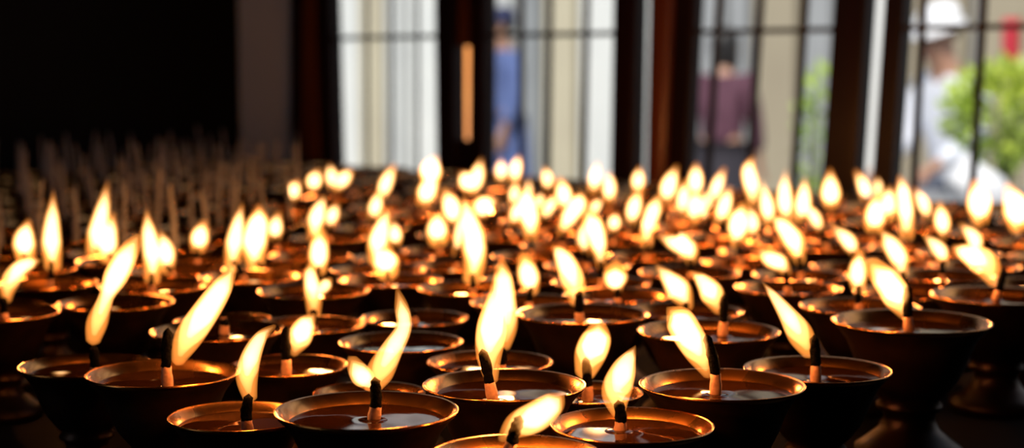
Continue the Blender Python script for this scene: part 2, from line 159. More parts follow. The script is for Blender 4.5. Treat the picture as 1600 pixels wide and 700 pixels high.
('lit','lit lamp, flame leaning left, back rows below the third window bay, leftmost there',0.2022,1.7086,0.867,(2.7, 0),(8.3, 0, 70.6),0,[[(9.1, 66.3, 3.7), (6.9, 78.7, 5.1), (5.4, 89.7, 1.0)]]),
('tall','unlit lamp with tall pale wick, back rows below the dark wall, leftmost there',-0.5605,1.7199,0.802,(0, 0),(-0.8, -2.2, 115.5),0,[]),
('unlit','unlit brass lamp, short wick, farthest rows below the first window bay, fifth from left',-0.1639,1.7289,0.867,(0, 0),(0.3, 0, 67.3),0,[]),
('lit','lit lamp, upright flame, farthest rows below the third window bay, leftmost there',0.2699,1.7325,0.887,(-2.1, 0),(-7.8, 0, 76.2),0,[[(-7.0, 68.4, 4.4), (-9.4, 90.7, 8.2), (-13.2, 109.5, 7.2), (-7.8, 124.1, 1.0)]]),
('lit','lit lamp, upright flame, farthest rows below the third window bay, second from left',0.3511,1.7449,0.842,(-0.5, 0),(-1.9, 0, 74.1),0,[[(-1.5, 68.7, 7.2), (-2.5, 84.2, 10.4), (-3.7, 109.4, 1.7)]]),
('tall','unlit lamp with tall pale wick, farthest rows below the dark wall, nineteenth from left',-0.49,1.7452,0.815,(0, 0),(0.6, -3.6, 108.6),0,[]),
('lit','lit lamp, upright flame, farthest rows below the second window bay, second from left',-0.0008,1.747,0.889,(0.9, 0),(3.1, 0, 73.4),0,[[(2.9, 68.5, 4.4), (3.6, 82.6, 6.2), (5.7, 95.2, 1.7)]]),
('lit','lit lamp, upright flame, farthest rows below the second window bay, fourth from left',0.1074,1.7598,0.887,(-0.0, 0),(-0.0, 0, 77.2),0,[[(-0.0, 71.0, 5.2), (-0.1, 88.7, 7.6), (-0.9, 104.9, 2.4)]]),
('lit','lit lamp, flame leaning right, farthest rows below the first window bay, second from left',-0.0991,1.76,0.849,(0.0, 0),(2.2, 0, 74.5),0,[[(0.2, 68.8, 6.6), (5.9, 85.1, 10.1), (15.1, 102.8, 4.5)]]),
('unlit','unlit brass lamp, short wick, farthest rows below the rightmost window bay, third from left',0.4973,1.7605,0.856,(0, 0),(-0.6, 0, 65.5),0,[]),
('tall','unlit lamp with tall pale wick, farthest rows below the dark wall, 34th from left',-0.42,1.7703,0.833,(0, 0),(-1.8, 0.5, 99.3),0,[]),
('lit','lit lamp, flame leaning right, farthest rows below the third window bay',0.214,1.7799,0.897,(2.3, 0),(9.9, 0, 74.1),0,[[(7.5, 67.1, 3.1), (14.4, 87.2, 7.0), (22.7, 107.9, 2.4)]]),
('unlit','unlit brass lamp, short wick, farthest rows below the rightmost window bay, fifth from left',0.5654,1.7822,0.827,(0, 0),(0.8, 0, 64.7),0,[]),
('lit','lit lamp, flame leaning right, farthest rows below the grey plaster strip',-0.2475,1.7879,0.892,(0.0, 0),(0.8, 0, 75.3),0,[[(0.0, 71.5, 4.5), (2.3, 82.3, 8.1), (8.2, 92.3, 3.1)]]),
('lit','lit lamp, flame leaning left, farthest rows below the white-slit post',0.4024,1.7928,0.873,(-1.4, 0),(-5.4, 0, 76.8),0,[[(-4.6, 71.8, 4.5), (-7.0, 86.2, 7.1), (-16.7, 104.2, 2.4)]]),
('tall','unlit lamp with tall pale wick, farthest rows below the dark wall, twelfth from left',-0.5473,1.8001,0.808,(0, 0),(-2.8, 0.8, 111.9),0,[]),
('tall','unlit lamp with tall pale wick, farthest rows below the dark wall, 52th from left',-0.3457,1.8017,0.811,(0, 0),(2.7, 0.0, 104.9),0,[]),
('lit','lit lamp, flame leaning right, farthest rows below the first window bay, leftmost there',-0.1487,1.8106,0.881,(-0.1, 0),(1.8, 0, 76.9),0,[[(-0.3, 70.3, 4.6), (5.7, 89.2, 7.5), (16.0, 110.3, 2.4)]]),
('lit','lit lamp, upright flame, farthest rows below the second window bay, third from left',0.0188,1.8163,0.869,(0.0, 0),(0.1, 0, 71.6),0,[[(0.1, 66.2, 3.1), (0.1, 81.5, 4.2), (0.1, 95.4, 0.7)]]),
('tall','unlit lamp with tall pale wick, farthest rows below the dark wall, 26th from left',-0.4756,1.8192,0.805,(0, 0),(-4.1, -1.2, 97.4),0,[]),
('unlit','unlit brass lamp, short wick, farthest rows below the third window bay, fourth from left',0.3082,1.8297,0.831,(0, 0),(-1.2, 0, 61.5),0,[]),
('unlit','unlit brass lamp, short wick, farthest rows below the orange-slit post, second from left',-0.0722,1.8342,0.857,(0, 0),(-1.4, 0, 63.9),0,[]),
('lit','lit lamp, flame leaning right, farthest rows below the paired dark posts',0.1687,1.8352,0.851,(2.4, 0),(9.3, 0, 71.6),0,[[(8.1, 64.6, 4.6), (11.6, 84.5, 9.4), (21.0, 107.4, 1.7)]]),
('unlit','unlit brass lamp, short wick, farthest rows below the rightmost window bay, second from left',0.5096,1.8368,0.871,(0, 0),(1.1, 0, 67.0),0,[]),
('tall','unlit lamp with tall pale wick, farthest rows below the dark wall, 41th from left',-0.4034,1.8438,0.811,(0, 0),(-4.1, -1.8, 119.9),0,[]),
('tall','unlit lamp with tall pale wick, farthest rows below the dark wall, sixth from left',-0.6011,1.8494,0.813,(0, 0),(2.3, 2.4, 105.2),0,[]),
('unlit','unlit brass lamp, short wick, farthest rows below the rightmost window bay, fourth from left',0.5817,1.8566,0.854,(0, 0),(-2.8, 0, 65.1),0,[]),
('lit','lit lamp, upright flame, farthest rows below the white-slit post',0.4207,1.861,0.851,(1.9, 0),(6.4, 0, 71.3),0,[[(6.5, 66.1, 3.2), (6.1, 81.1, 5.1), (5.1, 93.1, 0.7)]]),
('tall','unlit lamp with tall pale wick, farthest rows below the dark wall, eighteenth from left',-0.5295,1.8694,0.853,(0, 0),(1.8, -1.1, 111.9),0,[]),
('tall','unlit lamp with tall pale wick, farthest rows below the dark wall, 60th from left',-0.3283,1.8724,0.809,(0, 0),(-3.9, 3.1, 105.6),0,[]),
('unlit','unlit brass lamp, short wick, farthest rows below the second window bay, third from left',0.0219,1.889,0.81,(0, 0),(2.3, 0, 63.6),0,[]),
('lit','lit lamp, upright flame, farthest rows below the paired dark posts, second from left',0.2112,1.8928,0.897,(1.6, 0),(5.7, 0, 74.2),0,[[(5.2, 67.3, 6.3), (6.5, 87.1, 8.9), (7.0, 106.1, 2.5)]]),
('tall','unlit lamp with tall pale wick, farthest rows below the dark wall, 32th from left',-0.4581,1.8985,0.85,(0, 0),(-2.3, -3.5, 110.5),0,[]),
('lit','lit lamp, forked flame, farthest rows below the orange-slit post',-0.0496,1.9029,0.876,(0.0, 0),(-1.6, 0, 75.7),0,[[(0.0, 70.3, 5.5), (-4.5, 85.6, 10.1), (-12.1, 94.8, 1.7)], [(3.8, 71.9, 4.8), (7.7, 90.2, 8.6), (13.8, 113.1, 0.8)]]),
('unlit','unlit brass lamp, short wick, farthest rows below the rightmost window bay, leftmost there',0.5211,1.9067,0.816,(0, 0),(0.7, 0, 60.9),0,[]),
('tall','unlit lamp with tall pale wick, farthest rows below the dark wall, eleventh from left',-0.5852,1.9214,0.854,(0, 0),(-0.7, 3.2, 119.2),0,[]),
('lit','lit lamp, flame leaning right, farthest rows below the second window bay, second from left',0.0982,1.9247,0.841,(-0.1, 0),(0.6, 0, 75.6),0,[[(-0.2, 68.6, 5.6), (2.0, 88.7, 7.1), (5.0, 105.7, 2.5)]]),
('unlit','unlit brass lamp, short wick, farthest rows below the white-slit post, second from left',0.399,1.9262,0.811,(0, 0),(0.5, 0, 62.5),0,[]),
('lit','lit lamp, forked flame, farthest rows below the leftmost wooden post',-0.2175,1.929,0.898,(0.7, 0),(1.5, 0, 79.1),0,[[(2.5, 73.7, 5.6), (-0.5, 89.2, 7.1), (-2.6, 103.9, 1.0)], [(5.6, 74.5, 4.8), (14.2, 86.1, 7.9), (24.3, 95.4, 2.5)]]),
('tall','unlit lamp with tall pale wick, farthest rows below the grey plaster strip, fifth from left',-0.3182,1.9429,0.807,(0, 0),(0.4, -1.5, 112.4),0,[]),
('tall','unlit lamp with tall pale wick, farthest rows below the dark wall, 24th from left',-0.5138,1.9466,0.822,(0, 0),(0.7, -3.5, 98.4),0,[]),
('unlit','unlit brass lamp, short wick, farthest rows below the first window bay, twelfth from left',-0.1236,1.9493,0.829,(0, 0),(1.6, 0, 61.6),0,[]),
('unlit','unlit brass lamp, short wick, farthest rows below the third window bay, leftmost there',0.2765,1.9521,0.846,(0, 0),(2.6, 0, 61.6),0,[]),
('unlit','unlit brass lamp, short wick, farthest rows below the white-slit post, third from left',0.4695,1.9554,0.865,(0, 0),(1.2, 0, 66.9),0,[]),
('tall','unlit lamp with tall pale wick, farthest rows below the dark wall, leftmost there',-0.6488,1.9638,0.829,(0, 0),(3.1, -0.3, 119.4),0,[]),
('lit','lit lamp, upright flame, farthest rows below the paired dark posts, leftmost there',0.1548,1.9641,0.841,(0.1, 0),(0.4, 0, 72.3),0,[[(0.4, 67.1, 4.9), (0.3, 82.1, 7.7), (2.6, 97.9, 1.8)]]),
('tall','unlit lamp with tall pale wick, farthest rows below the dark wall, 38th from left',-0.4404,1.9704,0.828,(0, 0),(1.1, -0.3, 104.2),0,[]),
('unlit','unlit brass lamp, short wick, farthest rows below the third window bay, fifth from left',0.3436,1.9774,0.831,(0, 0),(-2.3, 0, 61.4),0,[]),
('lit','lit lamp, flame leaning left, farthest rows below the second window bay',0.0445,1.9828,0.843,(0.0, 0),(-0.3, 0, 73.3),0,[[(0.0, 68.0, 4.1), (-0.8, 83.2, 6.9), (-4.8, 96.7, 1.8)]]),
('unlit','unlit brass lamp, short wick, farthest rows below the paired dark posts, fourth from left',0.2193,1.9924,0.855,(0, 0),(-1.7, 0, 63.0),0,[]),
('tall','unlit lamp with tall pale wick, farthest rows below the dark wall, sixteenth from left',-0.5742,1.9929,0.811,(0, 0),(3.0, -0.1, 117.5),0,[]),
('lit','lit lamp, flame leaning right, farthest rows below the leftmost wooden post',-0.2468,1.9947,0.857,(-0.8, 0),(-1.9, 0, 71.3),0,[[(-2.8, 67.1, 5.0), (-0.3, 79.2, 9.0), (5.5, 90.4, 3.4)]]),
('tall','unlit lamp with tall pale wick, farthest rows below the dark wall, 55th from left',-0.3712,1.9966,0.82,(0, 0),(5.8, 2.9, 101.4),0,[]),
('unlit','unlit brass lamp, short wick, farthest rows below the white-slit post, leftmost there',0.4113,2.0034,0.851,(0, 0),(-0.9, 0, 63.8),0,[]),
('unlit','unlit brass lamp, short wick, farthest rows below the orange-slit post, third from left',-0.0754,2.0114,0.816,(0, 0),(1.0, 0, 64.4),0,[]),
('tall','unlit lamp with tall pale wick, farthest rows below the dark wall, 30th from left',-0.4973,2.0162,0.84,(0, 0),(0.4, 1.3, 106.4),0,[]),
('unlit','unlit brass lamp, short wick, farthest rows below the third window bay, second from left',0.2868,2.0251,0.876,(0, 0),(2.0, 0, 67.2),0,[]),
('tall','unlit lamp with tall pale wick, farthest rows below the dark wall, eighth from left',-0.6301,2.0416,0.864,(0, 0),(5.2, -0.1, 119.0),0,[]),
('unlit','unlit brass lamp, short wick, farthest rows below the paired dark posts, leftmost there',0.1614,2.0453,0.802,(0, 0),(1.8, 0, 63.3),0,[]),
('tall','unlit lamp with tall pale wick, farthest rows below the dark wall, 44th from left',-0.4289,2.0489,0.821,(0, 0),(-4.6, -0.1, 116.9),0,[]),
('unlit','unlit brass lamp, short wick, farthest rows below the third window bay, sixth from left',0.3607,2.0522,0.849,(0, 0),(2.6, 0, 66.0),0,[]),
('lit','lit lamp, flame leaning right, farthest rows below the second window bay, leftmost there',0.0026,2.0547,0.859,(-0.0, 0),(0.8, 0, 77.5),0,[[(-0.1, 70.0, 5.1), (2.4, 91.4, 7.6), (7.3, 108.7, 0.8)]]),
('unlit','unlit brass lamp, short wick, farthest rows below the first window bay, eighth from left',-0.1809,2.0553,0.823,(0, 0),(-1.8, 0, 63.8),0,[]),
('tall','unlit lamp with tall pale wick, farthest rows below the dark wall, 61th from left',-0.3589,2.0661,0.815,(0, 0),(6.0, -1.1, 101.4),0,[]),
('tall','unlit lamp with tall pale wick, farthest rows below the dark wall, 23th from left',-0.5495,2.0671,0.839,(0, 0),(-5.0, -2.9, 108.5),0,[]),
('unlit','unlit brass lamp, short wick, farthest rows below the paired dark posts, fifth from left',0.2338,2.075,0.812,(0, 0),(0.4, 0, 60.0),0,[]),
('lit','lit lamp, flame leaning right, farthest rows below the first window bay, third from left',-0.1071,2.0862,0.85,(0.0, 0),(0.3, 0, 74.7),0,[[(0.0, 68.5, 8.5), (0.9, 86.1, 13.5), (6.9, 103.7, 3.5)]]),
('tall','unlit lamp with tall pale wick, farthest rows below the dark wall, fourth from left',-0.6802,2.0906,0.84,(0, 0),(4.7, 2.5, 117.7),0,[]),
('tall','unlit lamp with tall pale wick, farthest rows below the dark wall, 36th from left',-0.4856,2.0929,0.827,(0, 0),(-5.5, 1.1, 120.0),0,[]),
('tall','unlit lamp with tall pale wick, farthest rows below the grey plaster strip, fourteenth from left',-0.2843,2.0932,0.863,(0, 0),(2.0, 3.8, 122.3),0,[]),
('unlit','unlit brass lamp, short wick, farthest rows below the second window bay, seventh from left',0.1066,2.0972,0.841,(0, 0),(-2.2, 0, 62.1),0,[]),
('unlit','unlit brass lamp, short wick, farthest rows below the third window bay, third from left',0.3063,2.0979,0.814,(0, 0),(-0.5, 0, 62.0),0,[]),
('tall','unlit lamp with tall pale wick, farthest rows below the dark wall, seventeenth from left',-0.6066,2.1159,0.88,(0, 0),(-3.7, -1.1, 122.5),0,[]),
('tall','unlit lamp with tall pale wick, farthest rows below the dark wall, 51th from left',-0.4118,2.1183,0.869,(0, 0),(-2.7, -3.2, 110.3),0,[]),
('unlit','unlit brass lamp, short wick, farthest rows below the first window bay, third from left',-0.2108,2.1187,0.875,(0, 0),(0.9, 0, 65.2),0,[]),
('unlit','unlit brass lamp, short wick, farthest rows below the paired dark posts, second from left',0.1752,2.1213,0.808,(0, 0),(0.1, 0, 61.0),0,[]),
('lit','lit lamp, upright flame, farthest rows below the second window bay, leftmost there',-0.0145,2.1231,0.86,(-0.0, 0),(0.0, 0, 74.1),0,[[(-0.0, 68.4, 5.2), (0.0, 84.6, 7.4), (0.0, 99.9, 1.0)]]),
('tall','unlit lamp with tall pale wick, farthest rows below the grey plaster strip, seventh from left',-0.342,2.1393,0.811,(0, 0),(3.7, 0.0, 118.7),0,[]),
('tall','unlit lamp with tall pale wick, farthest rows below the dark wall, tenth from left',-0.6634,2.1618,0.806,(0, 0),(5.1, 3.1, 106.1),0,[]),
('tall','unlit lamp with tall pale wick, farthest rows below the dark wall, 42th from left',-0.4691,2.1642,0.874,(0, 0),(-2.4, -4.0, 119.1),0,[]),
('unlit','unlit brass lamp, short wick, farthest rows below the orange-slit post, fifth from left',-0.0721,2.1669,0.835,(0, 0),(1.8, 0, 63.2),0,[]),
('unlit','unlit brass lamp, short wick, farthest rows below the leftmost wooden post, second from left',-0.273,2.1675,0.822,(0, 0),(-0.7, 0, 64.1),0,[]),
('unlit','unlit brass lamp, short wick, farthest rows below the second window bay, eighth from left',0.1235,2.168,0.801,(0, 0),(-0.4, 0, 60.9),0,[]),
('tall','unlit lamp with tall pale wick, farthest rows below the dark wall, 57th from left',-0.3991,2.1899,0.823,(0, 0),(-3.3, 3.4, 114.8),0,[]),
('unlit','unlit brass lamp, short wick, farthest rows below the first window bay, seventh from left',-0.1976,2.1918,0.832,(0, 0),(1.4, 0, 64.0),0,[]),
('unlit','unlit brass lamp, short wick, farthest rows below the paired dark posts, third from left',0.1959,2.194,0.84,(0, 0),(-0.1, 0, 64.3),0,[]),
('tall','unlit lamp with tall pale wick, farthest rows below the dark wall, third from left',-0.7207,2.2084,0.826,(0, 0),(-2.4, 2.5, 107.1),0,[]),
('tall','unlit lamp with tall pale wick, farthest rows below the dark wall, 35th from left',-0.5228,2.2129,0.854,(0, 0),(-5.6, -1.1, 117.1),0,[]),
('tall','unlit lamp with tall pale wick, farthest rows below the grey plaster strip, eleventh from left',-0.3275,2.2153,0.831,(0, 0),(2.2, -1.8, 117.7),0,[]),
('unlit','unlit brass lamp, short wick, farthest rows below the second window bay, fifth from left',0.0708,2.2168,0.863,(0, 0),(2.6, 0, 65.1),0,[]),
('tall','unlit lamp with tall pale wick, farthest rows below the dark wall, fifteenth from left',-0.6472,2.2349,0.843,(0, 0),(-1.0, 3.2, 115.0),0,[]),
('tall','unlit lamp with tall pale wick, farthest rows below the dark wall, 47th from left',-0.4515,2.2369,0.856,(0, 0),(-4.9, -0.1, 109.6),0,[]),
('unlit','unlit brass lamp, short wick, farthest rows below the orange-slit post, sixth from left',-0.0576,2.2406,0.828,(0, 0),(-1.7, 0, 63.4),0,[]),
('unlit','unlit brass lamp, short wick, farthest rows below the leftmost wooden post, sixth from left',-0.252,2.241,0.809,(0, 0),(-1.1, 0, 61.7),0,[]),
('unlit','unlit brass lamp, short wick, farthest rows below the second window bay, ninth from left',0.1371,2.245,0.821,(0, 0),(-1.7, 0, 62.4),0,[]),
('tall','unlit lamp with tall pale wick, farthest rows below the dark wall, 28th from left',-0.5763,2.261,0.808,(0, 0),(-6.0, 3.7, 116.0),0,[]),
('unlit','unlit brass lamp, short wick, farthest rows below the first window bay, ninth from left',-0.1827,2.2624,0.845,(0, 0),(3.0, 0, 63.2),0,[]),
('tall','unlit lamp with tall pale wick, farthest rows below the grey plaster strip, third from left',-0.3825,2.2638,0.807,(0, 0),(-4.0, 2.0, 116.1),0,[]),
('unlit','unlit brass lamp, short wick, farthest rows below the second window bay, second from left',0.0129,2.265,0.821,(0, 0),(1.0, 0, 59.9),0,[]),
('unlit','unlit brass lamp, short wick, farthest rows below the first window bay, fifteenth from left',-0.1138,2.2864,0.839,(0, 0),(0.3, 0, 65.2),0,[]),
('tall','unlit lamp with tall pale wick, farthest rows below the dark wall, ninth from left',-0.7041,2.2866,0.847,(0, 0),(4.0, 0.1, 111.4),0,[]),
('tall','unlit lamp with tall pale wick, farthest rows below the dark wall, 39th from left',-0.5044,2.2899,0.843,(0, 0),(-1.1, 3.2, 118.5),0,[]),
('tall','unlit lamp with tall pale wick, farthest rows below the leftmost wooden post, second from left',-0.307,2.29,0.826,(0, 0),(-3.6, 0.4, 100.0),0,[]),
('unlit','unlit brass lamp, short wick, farthest rows below the second window bay, sixth from left',0.0817,2.2959,0.808,(0, 0),(1.1, 0, 60.7),0,[]),
('tall','unlit lamp with tall pale wick, farthest rows below the dark wall, 22th from left',-0.628,2.3108,0.811,(0, 0),(-1.7, -3.2, 109.5),0,[]),
('unlit','unlit brass lamp, short wick, farthest rows below the orange-slit post, seventh from left',-0.043,2.3114,0.817,(0, 0),(2.4, 0, 59.8),0,[]),
('tall','unlit lamp with tall pale wick, farthest rows below the dark wall, 54th from left',-0.438,2.3143,0.819,(0, 0),(-0.7, 2.1, 100.2),0,[]),
('unlit','unlit brass lamp, short wick, farthest rows below the first window bay, second from left',-0.237,2.3165,0.83,(0, 0),(2.3, 0, 64.5),0,[]),
('tall','unlit lamp with tall pale wick, farthest rows below the dark wall, second from left',-0.762,2.334,0.856,(0, 0),(0.6, -1.5, 112.4),0,[]),
('unlit','unlit brass lamp, short wick, farthest rows below the first window bay, eleventh from left',-0.169,2.336,0.861,(0, 0),(-0.9, 0, 66.0),0,[]),
('tall','unlit lamp with tall pale wick, farthest rows below the grey plaster strip, ninth from left',-0.3628,2.3363,0.85,(0, 0),(0.0, -2.8, 116.0),0,[]),
('tall','unlit lamp with tall pale wick, farthest rows below the dark wall, 31th from left',-0.564,2.3374,0.845,(0, 0),(-3.1, 1.3, 101.0),0,[]),
('unlit','unlit brass lamp, short wick, farthest rows below the second window bay, fourth from left',0.0305,2.3387,0.811,(0, 0),(-1.8, 0, 62.6),0,[]),
('tall','unlit lamp with tall pale wick, farthest rows below the dark wall, fourteenth from left',-0.6887,2.3563,0.83,(0, 0),(4.0, 3.1, 107.1),0,[]),
('tall','unlit lamp with tall pale wick, farthest rows below the dark wall, 46th from left',-0.4898,2.3594,0.806,(0, 0),(0.5, 0.9, 97.9),0,[]),
('unlit','unlit brass lamp, short wick, farthest rows below the leftmost wooden post, third from left',-0.2965,2.3608,0.832,(0, 0),(-2.7, 0, 61.0),0,[]),
('unlit','unlit brass lamp, short wick, farthest rows below the orange-slit post, leftmost there',-0.1024,2.3635,0.849,(0, 0),(2.0, 0, 66.5),0,[]),
('tall','unlit lamp with tall pale wick, farthest rows below the dark wall, 27th from left',-0.6148,2.3859,0.808,(0, 0),(-2.9, -2.5, 103.0),0,[]),
('tall','unlit lamp with tall pale wick, farthest rows below the dark wall, 59th from left',-0.4203,2.3874,0.818,(0, 0),(3.5, -0.9, 99.6),0,[]),
('unlit','unlit brass lamp, short wick, farthest rows below the first window bay, sixth from left',-0.2243,2.3879,0.854,(0, 0),(-2.5, 0, 65.4),0,[]),
('unlit','unlit brass lamp, short wick, farthest rows below the second window bay, leftmost there',-0.0248,2.3905,0.868,(0, 0),(-2.0, 0, 63.2),0,[]),
('tall','unlit lamp with tall pale wick, farthest rows below the dark wall, 37th from left',-0.5447,2.4078,0.864,(0, 0),(2.8, -1.0, 103.2),0,[]),
('tall','unlit lamp with tall pale wick, farthest rows below the dark wall, seventh from left',-0.7442,2.412,0.805,(0, 0),(-0.6, 3.7, 107.9),0,[]),
('unlit','unlit brass lamp, short wick, farthest rows below the first window bay, thirteenth from left',-0.1512,2.4128,0.831,(0, 0),(-1.1, 0, 64.5),0,[]),
('tall','unlit lamp with tall pale wick, farthest rows below the dark wall, 50th from left',-0.4754,2.4327,0.861,(0, 0),(4.3, -2.3, 108.6),0,[]),
('tall','unlit lamp with tall pale wick, farthest rows below the dark wall, 21th from left',-0.6748,2.4327,0.877,(0, 0),(-4.6, 2.6, 118.6),0,[]),
('unlit','unlit brass lamp, short wick, farthest rows below the leftmost wooden post, fifth from left',-0.2803,2.4402,0.879,(0, 0),(0.5, 0, 64.4),0,[]),
('unlit','unlit brass lamp, short wick, farthest rows below the orange-slit post, fourth from left',-0.0826,2.4423,0.847,(0, 0),(1.2, 0, 66.4),0,[]),
('tall','unlit lamp with tall pale wick, farthest rows below the dark wall, fifth from left',-0.7969,2.4552,0.832,(0, 0),(4.9, 0.3, 110.4),0,[]),
('tall','unlit lamp with tall pale wick, farthest rows below the grey plaster strip, fourth from left',-0.4043,2.457,0.861,(0, 0),(-6.0, -1.3, 116.5),0,[]),
('tall','unlit lamp with tall pale wick, farthest rows below the dark wall, 43th from left',-0.5345,2.4815,0.858,(0, 0),(5.5, -1.2, 120.3),0,[]),
('unlit','unlit brass lamp, short wick, farthest rows below the first window bay, fourteenth from left',-0.1392,2.484,0.812,(0, 0),(0.2, 0, 63.6),0,[]),
('tall','unlit lamp with tall pale wick, farthest rows below the grey plaster strip, thirteenth from left',-0.3374,2.4847,0.872,(0, 0),(-3.8, 3.4, 103.8),0,[]),
('tall','unlit lamp with tall pale wick, farthest rows below the dark wall, thirteenth from left',-0.7294,2.4859,0.818,(0, 0),(-1.6, -1.3, 112.9),0,[]),
('tall','unlit lamp with tall pale wick, farthest rows below the dark wall, 25th from left',-0.6565,2.5027,0.873,(0, 0),(4.5, 3.9, 118.9),0,[]),
('tall','unlit lamp with tall pale wick, farthest rows below the dark wall, 56th from left',-0.4605,2.5077,0.801,(0, 0),(-3.5, 1.7, 98.1),0,[]),
('unlit','unlit brass lamp, short wick, farthest rows below the first window bay, leftmost there',-0.2614,2.5081,0.827,(0, 0),(2.4, 0, 60.3),0,[]),
('tall','unlit lamp with tall pale wick, farthest rows below the grey plaster strip, eighth from left',-0.3941,2.5343,0.821,(0, 0),(-3.0, 1.3, 104.3),0,[]),
('unlit','unlit brass lamp, short wick, farthest rows below the first window bay, tenth from left',-0.1975,2.5355,0.861,(0, 0),(-2.0, 0, 65.3),0,[]),
('tall','unlit lamp with tall pale wick, farthest rows below the dark wall, twentieth from left',-0.7157,2.5571,0.804,(0, 0),(-2.3, -2.4, 99.8),0,[]),
('unlit','unlit brass lamp, short wick, farthest rows below the leftmost wooden post, leftmost there',-0.3231,2.5583,0.859,(0, 0),(-1.4, 0, 63.1),0,[]),
('tall','unlit lamp with tall pale wick, farthest rows below the dark wall, 48th from left',-0.5148,2.5603,0.862,(0, 0),(-5.1, -1.9, 105.2),0,[]),
('tall','unlit lamp with tall pale wick, farthest rows below the dark wall, 29th from left',-0.6452,2.5787,0.831,(0, 0),(-4.3, -2.7, 114.7),0,[]),
('tall','unlit lamp with tall pale wick, farthest rows below the grey plaster strip, leftmost there',-0.4449,2.5831,0.833,(0, 0),(4.8, 3.8, 102.0),0,[]),
('unlit','unlit brass lamp, short wick, farthest rows below the first window bay, fourth from left',-0.2482,2.589,0.83,(0, 0),(1.4, 0, 60.7),0,[]),
('tall','unlit lamp with tall pale wick, farthest rows below the dark wall, 40th from left',-0.5717,2.6022,0.848,(0, 0),(-3.4, -2.6, 105.9),0,[]),
('tall','unlit lamp with tall pale wick, farthest rows below the grey plaster strip, twelfth from left',-0.3785,2.6058,0.807,(0, 0),(-4.3, 2.1, 113.3),0,[]),
('tall','unlit lamp with tall pale wick, farthest rows below the dark wall, 53th from left',-0.5009,2.632,0.8,(0, 0),(4.2, 2.1, 109.5),0,[]),
('unlit','unlit brass lamp, short wick, farthest rows below the leftmost wooden post, fourth from left',-0.303,2.6352,0.845,(0, 0),(-2.2, 0, 66.2),0,[]),
('tall','unlit lamp with tall pale wick, farthest rows below the grey plaster strip, sixth from left',-0.4325,2.6526,0.817,(0, 0),(4.4, -0.5, 104.3),0,[]),
('tall','unlit lamp with tall pale wick, farthest rows below the dark wall, 33th from left',-0.6297,2.6554,0.842,(0, 0),(-2.6, -3.6, 110.0),0,[]),
('tall','unlit lamp with tall pale wick, farthest rows below the dark wall, 45th from left',-0.5593,2.68,0.838,(0, 0),(1.3, -1.8, 99.4),0,[]),
('tall','unlit lamp with tall pale wick, farthest rows below the leftmost wooden post, leftmost there',-0.3605,2.6807,0.824,(0, 0),(-0.1, -2.5, 112.6),0,[]),
('tall','unlit lamp with tall pale wick, farthest rows below the dark wall, 58th from left',-0.4828,2.7004,0.817,(0, 0),(-5.3, -2.5, 115.8),0,[]),
('tall','unlit lamp with tall pale wick, farthest rows below the grey plaster strip, tenth from left',-0.4145,2.7335,0.82,(0, 0),(-4.2, -2.8, 98.5),0,[]),
('tall','unlit lamp with tall pale wick, farthest rows below the dark wall, 49th from left',-0.5394,2.7524,0.838,(0, 0),(-0.8, -2.8, 120.1),0,[]),
('tall','unlit lamp with tall pale wick, farthest rows below the grey plaster strip, second from left',-0.4701,2.7814,0.852,(0, 0),(-0.3, 1.6, 123.2),0,[]),
]

# ------------------------------------------------------------------ helpers
def link(o, parent=None):
    C.objects.link(o)
    if parent is not None: o.parent = parent
    return o
def obj(name, bm, mat, parent=None, smooth=True):
    me = bpy.data.meshes.new(name)
    bm.normal_update(); bm.to_mesh(me); bm.free()
    for m in (mat if isinstance(mat, (list, tuple)) else [mat]): me.materials.append(m)
    if smooth:
        for p in me.polygons: p.use_smooth = True
    return link(bpy.data.objects.new(name, me), parent)
def tag(o, label, cat, group=None, kind=None):
    o['label'] = label; o['category'] = cat
    if group: o['group'] = group
    if kind: o['kind'] = kind
    return o
def empty(name, loc=(0, 0, 0), rz=0):
    o = bpy.data.objects.new(name, None); o.empty_display_size = .05
    o.location = loc; o.rotation_euler = (0, 0, rz)
    return link(o)
def add_box(bm, lo, hi, bevel=0):
    vs = [bm.verts.new((x, y, z)) for x in (lo[0], hi[0]) for y in (lo[1], hi[1]) for z in (lo[2], hi[2])]
    for f in ((0,1,3,2),(4,6,7,5),(0,4,5,1),(2,3,7,6),(0,2,6,4),(1,5,7,3)): bm.faces.new([vs[i] for i in f])
def add_prism(bm, corners_bottom, corners_top):
    n = len(corners_bottom)
    b = [bm.verts.new(c) for c in corners_bottom]; t = [bm.verts.new(c) for c in corners_top]
    bm.faces.new(list(reversed(b))); bm.faces.new(t)
    for i in range(n): bm.faces.new((b[i], b[(i+1) % n], t[(i+1) % n], t[i]))
def add_lathe(bm, prof, n=40, closed=False):
    rings = []
    for r, z in prof:
        if r < 1e-6: rings.append([bm.verts.new((0, 0, z))])
        else: rings.append([bm.verts.new((r*math.cos(2*PI*i/n), r*math.sin(2*PI*i/n), z)) for i in range(n)])
    pairs = list(zip(rings, rings[1:]))
    if closed: pairs.append((rings[-1], rings[0]))
    for a, b in pairs:
        for i in range(n):
            j = (i+1) % n
            if len(a) == 1 and len(b) == 1: continue
            if len(a) == 1: bm.faces.new((a[0], b[j], b[i]))
            elif len(b) == 1: bm.faces.new((a[i], a[j], b[0]))
            else: bm.faces.new((a[i], a[j], b[j], b[i]))
def catmull(pts, n):
    P = [pts[0]] + list(pts) + [pts[-1]]; out = []; m = len(pts)-1
    for k in range(n+1):
        t = k/n*m; i = min(int(t), m-1); u = t-i
        a, b, c, d = P[i], P[i+1], P[i+2], P[i+3]
        out.append(tuple(.5*((2*b[q])+(-a[q]+c[q])*u+(2*a[q]-5*b[q]+4*c[q]-d[q])*u*u+(-a[q]+3*b[q]-3*c[q]+d[q])*u**3) for q in range(len(b))))
    return out
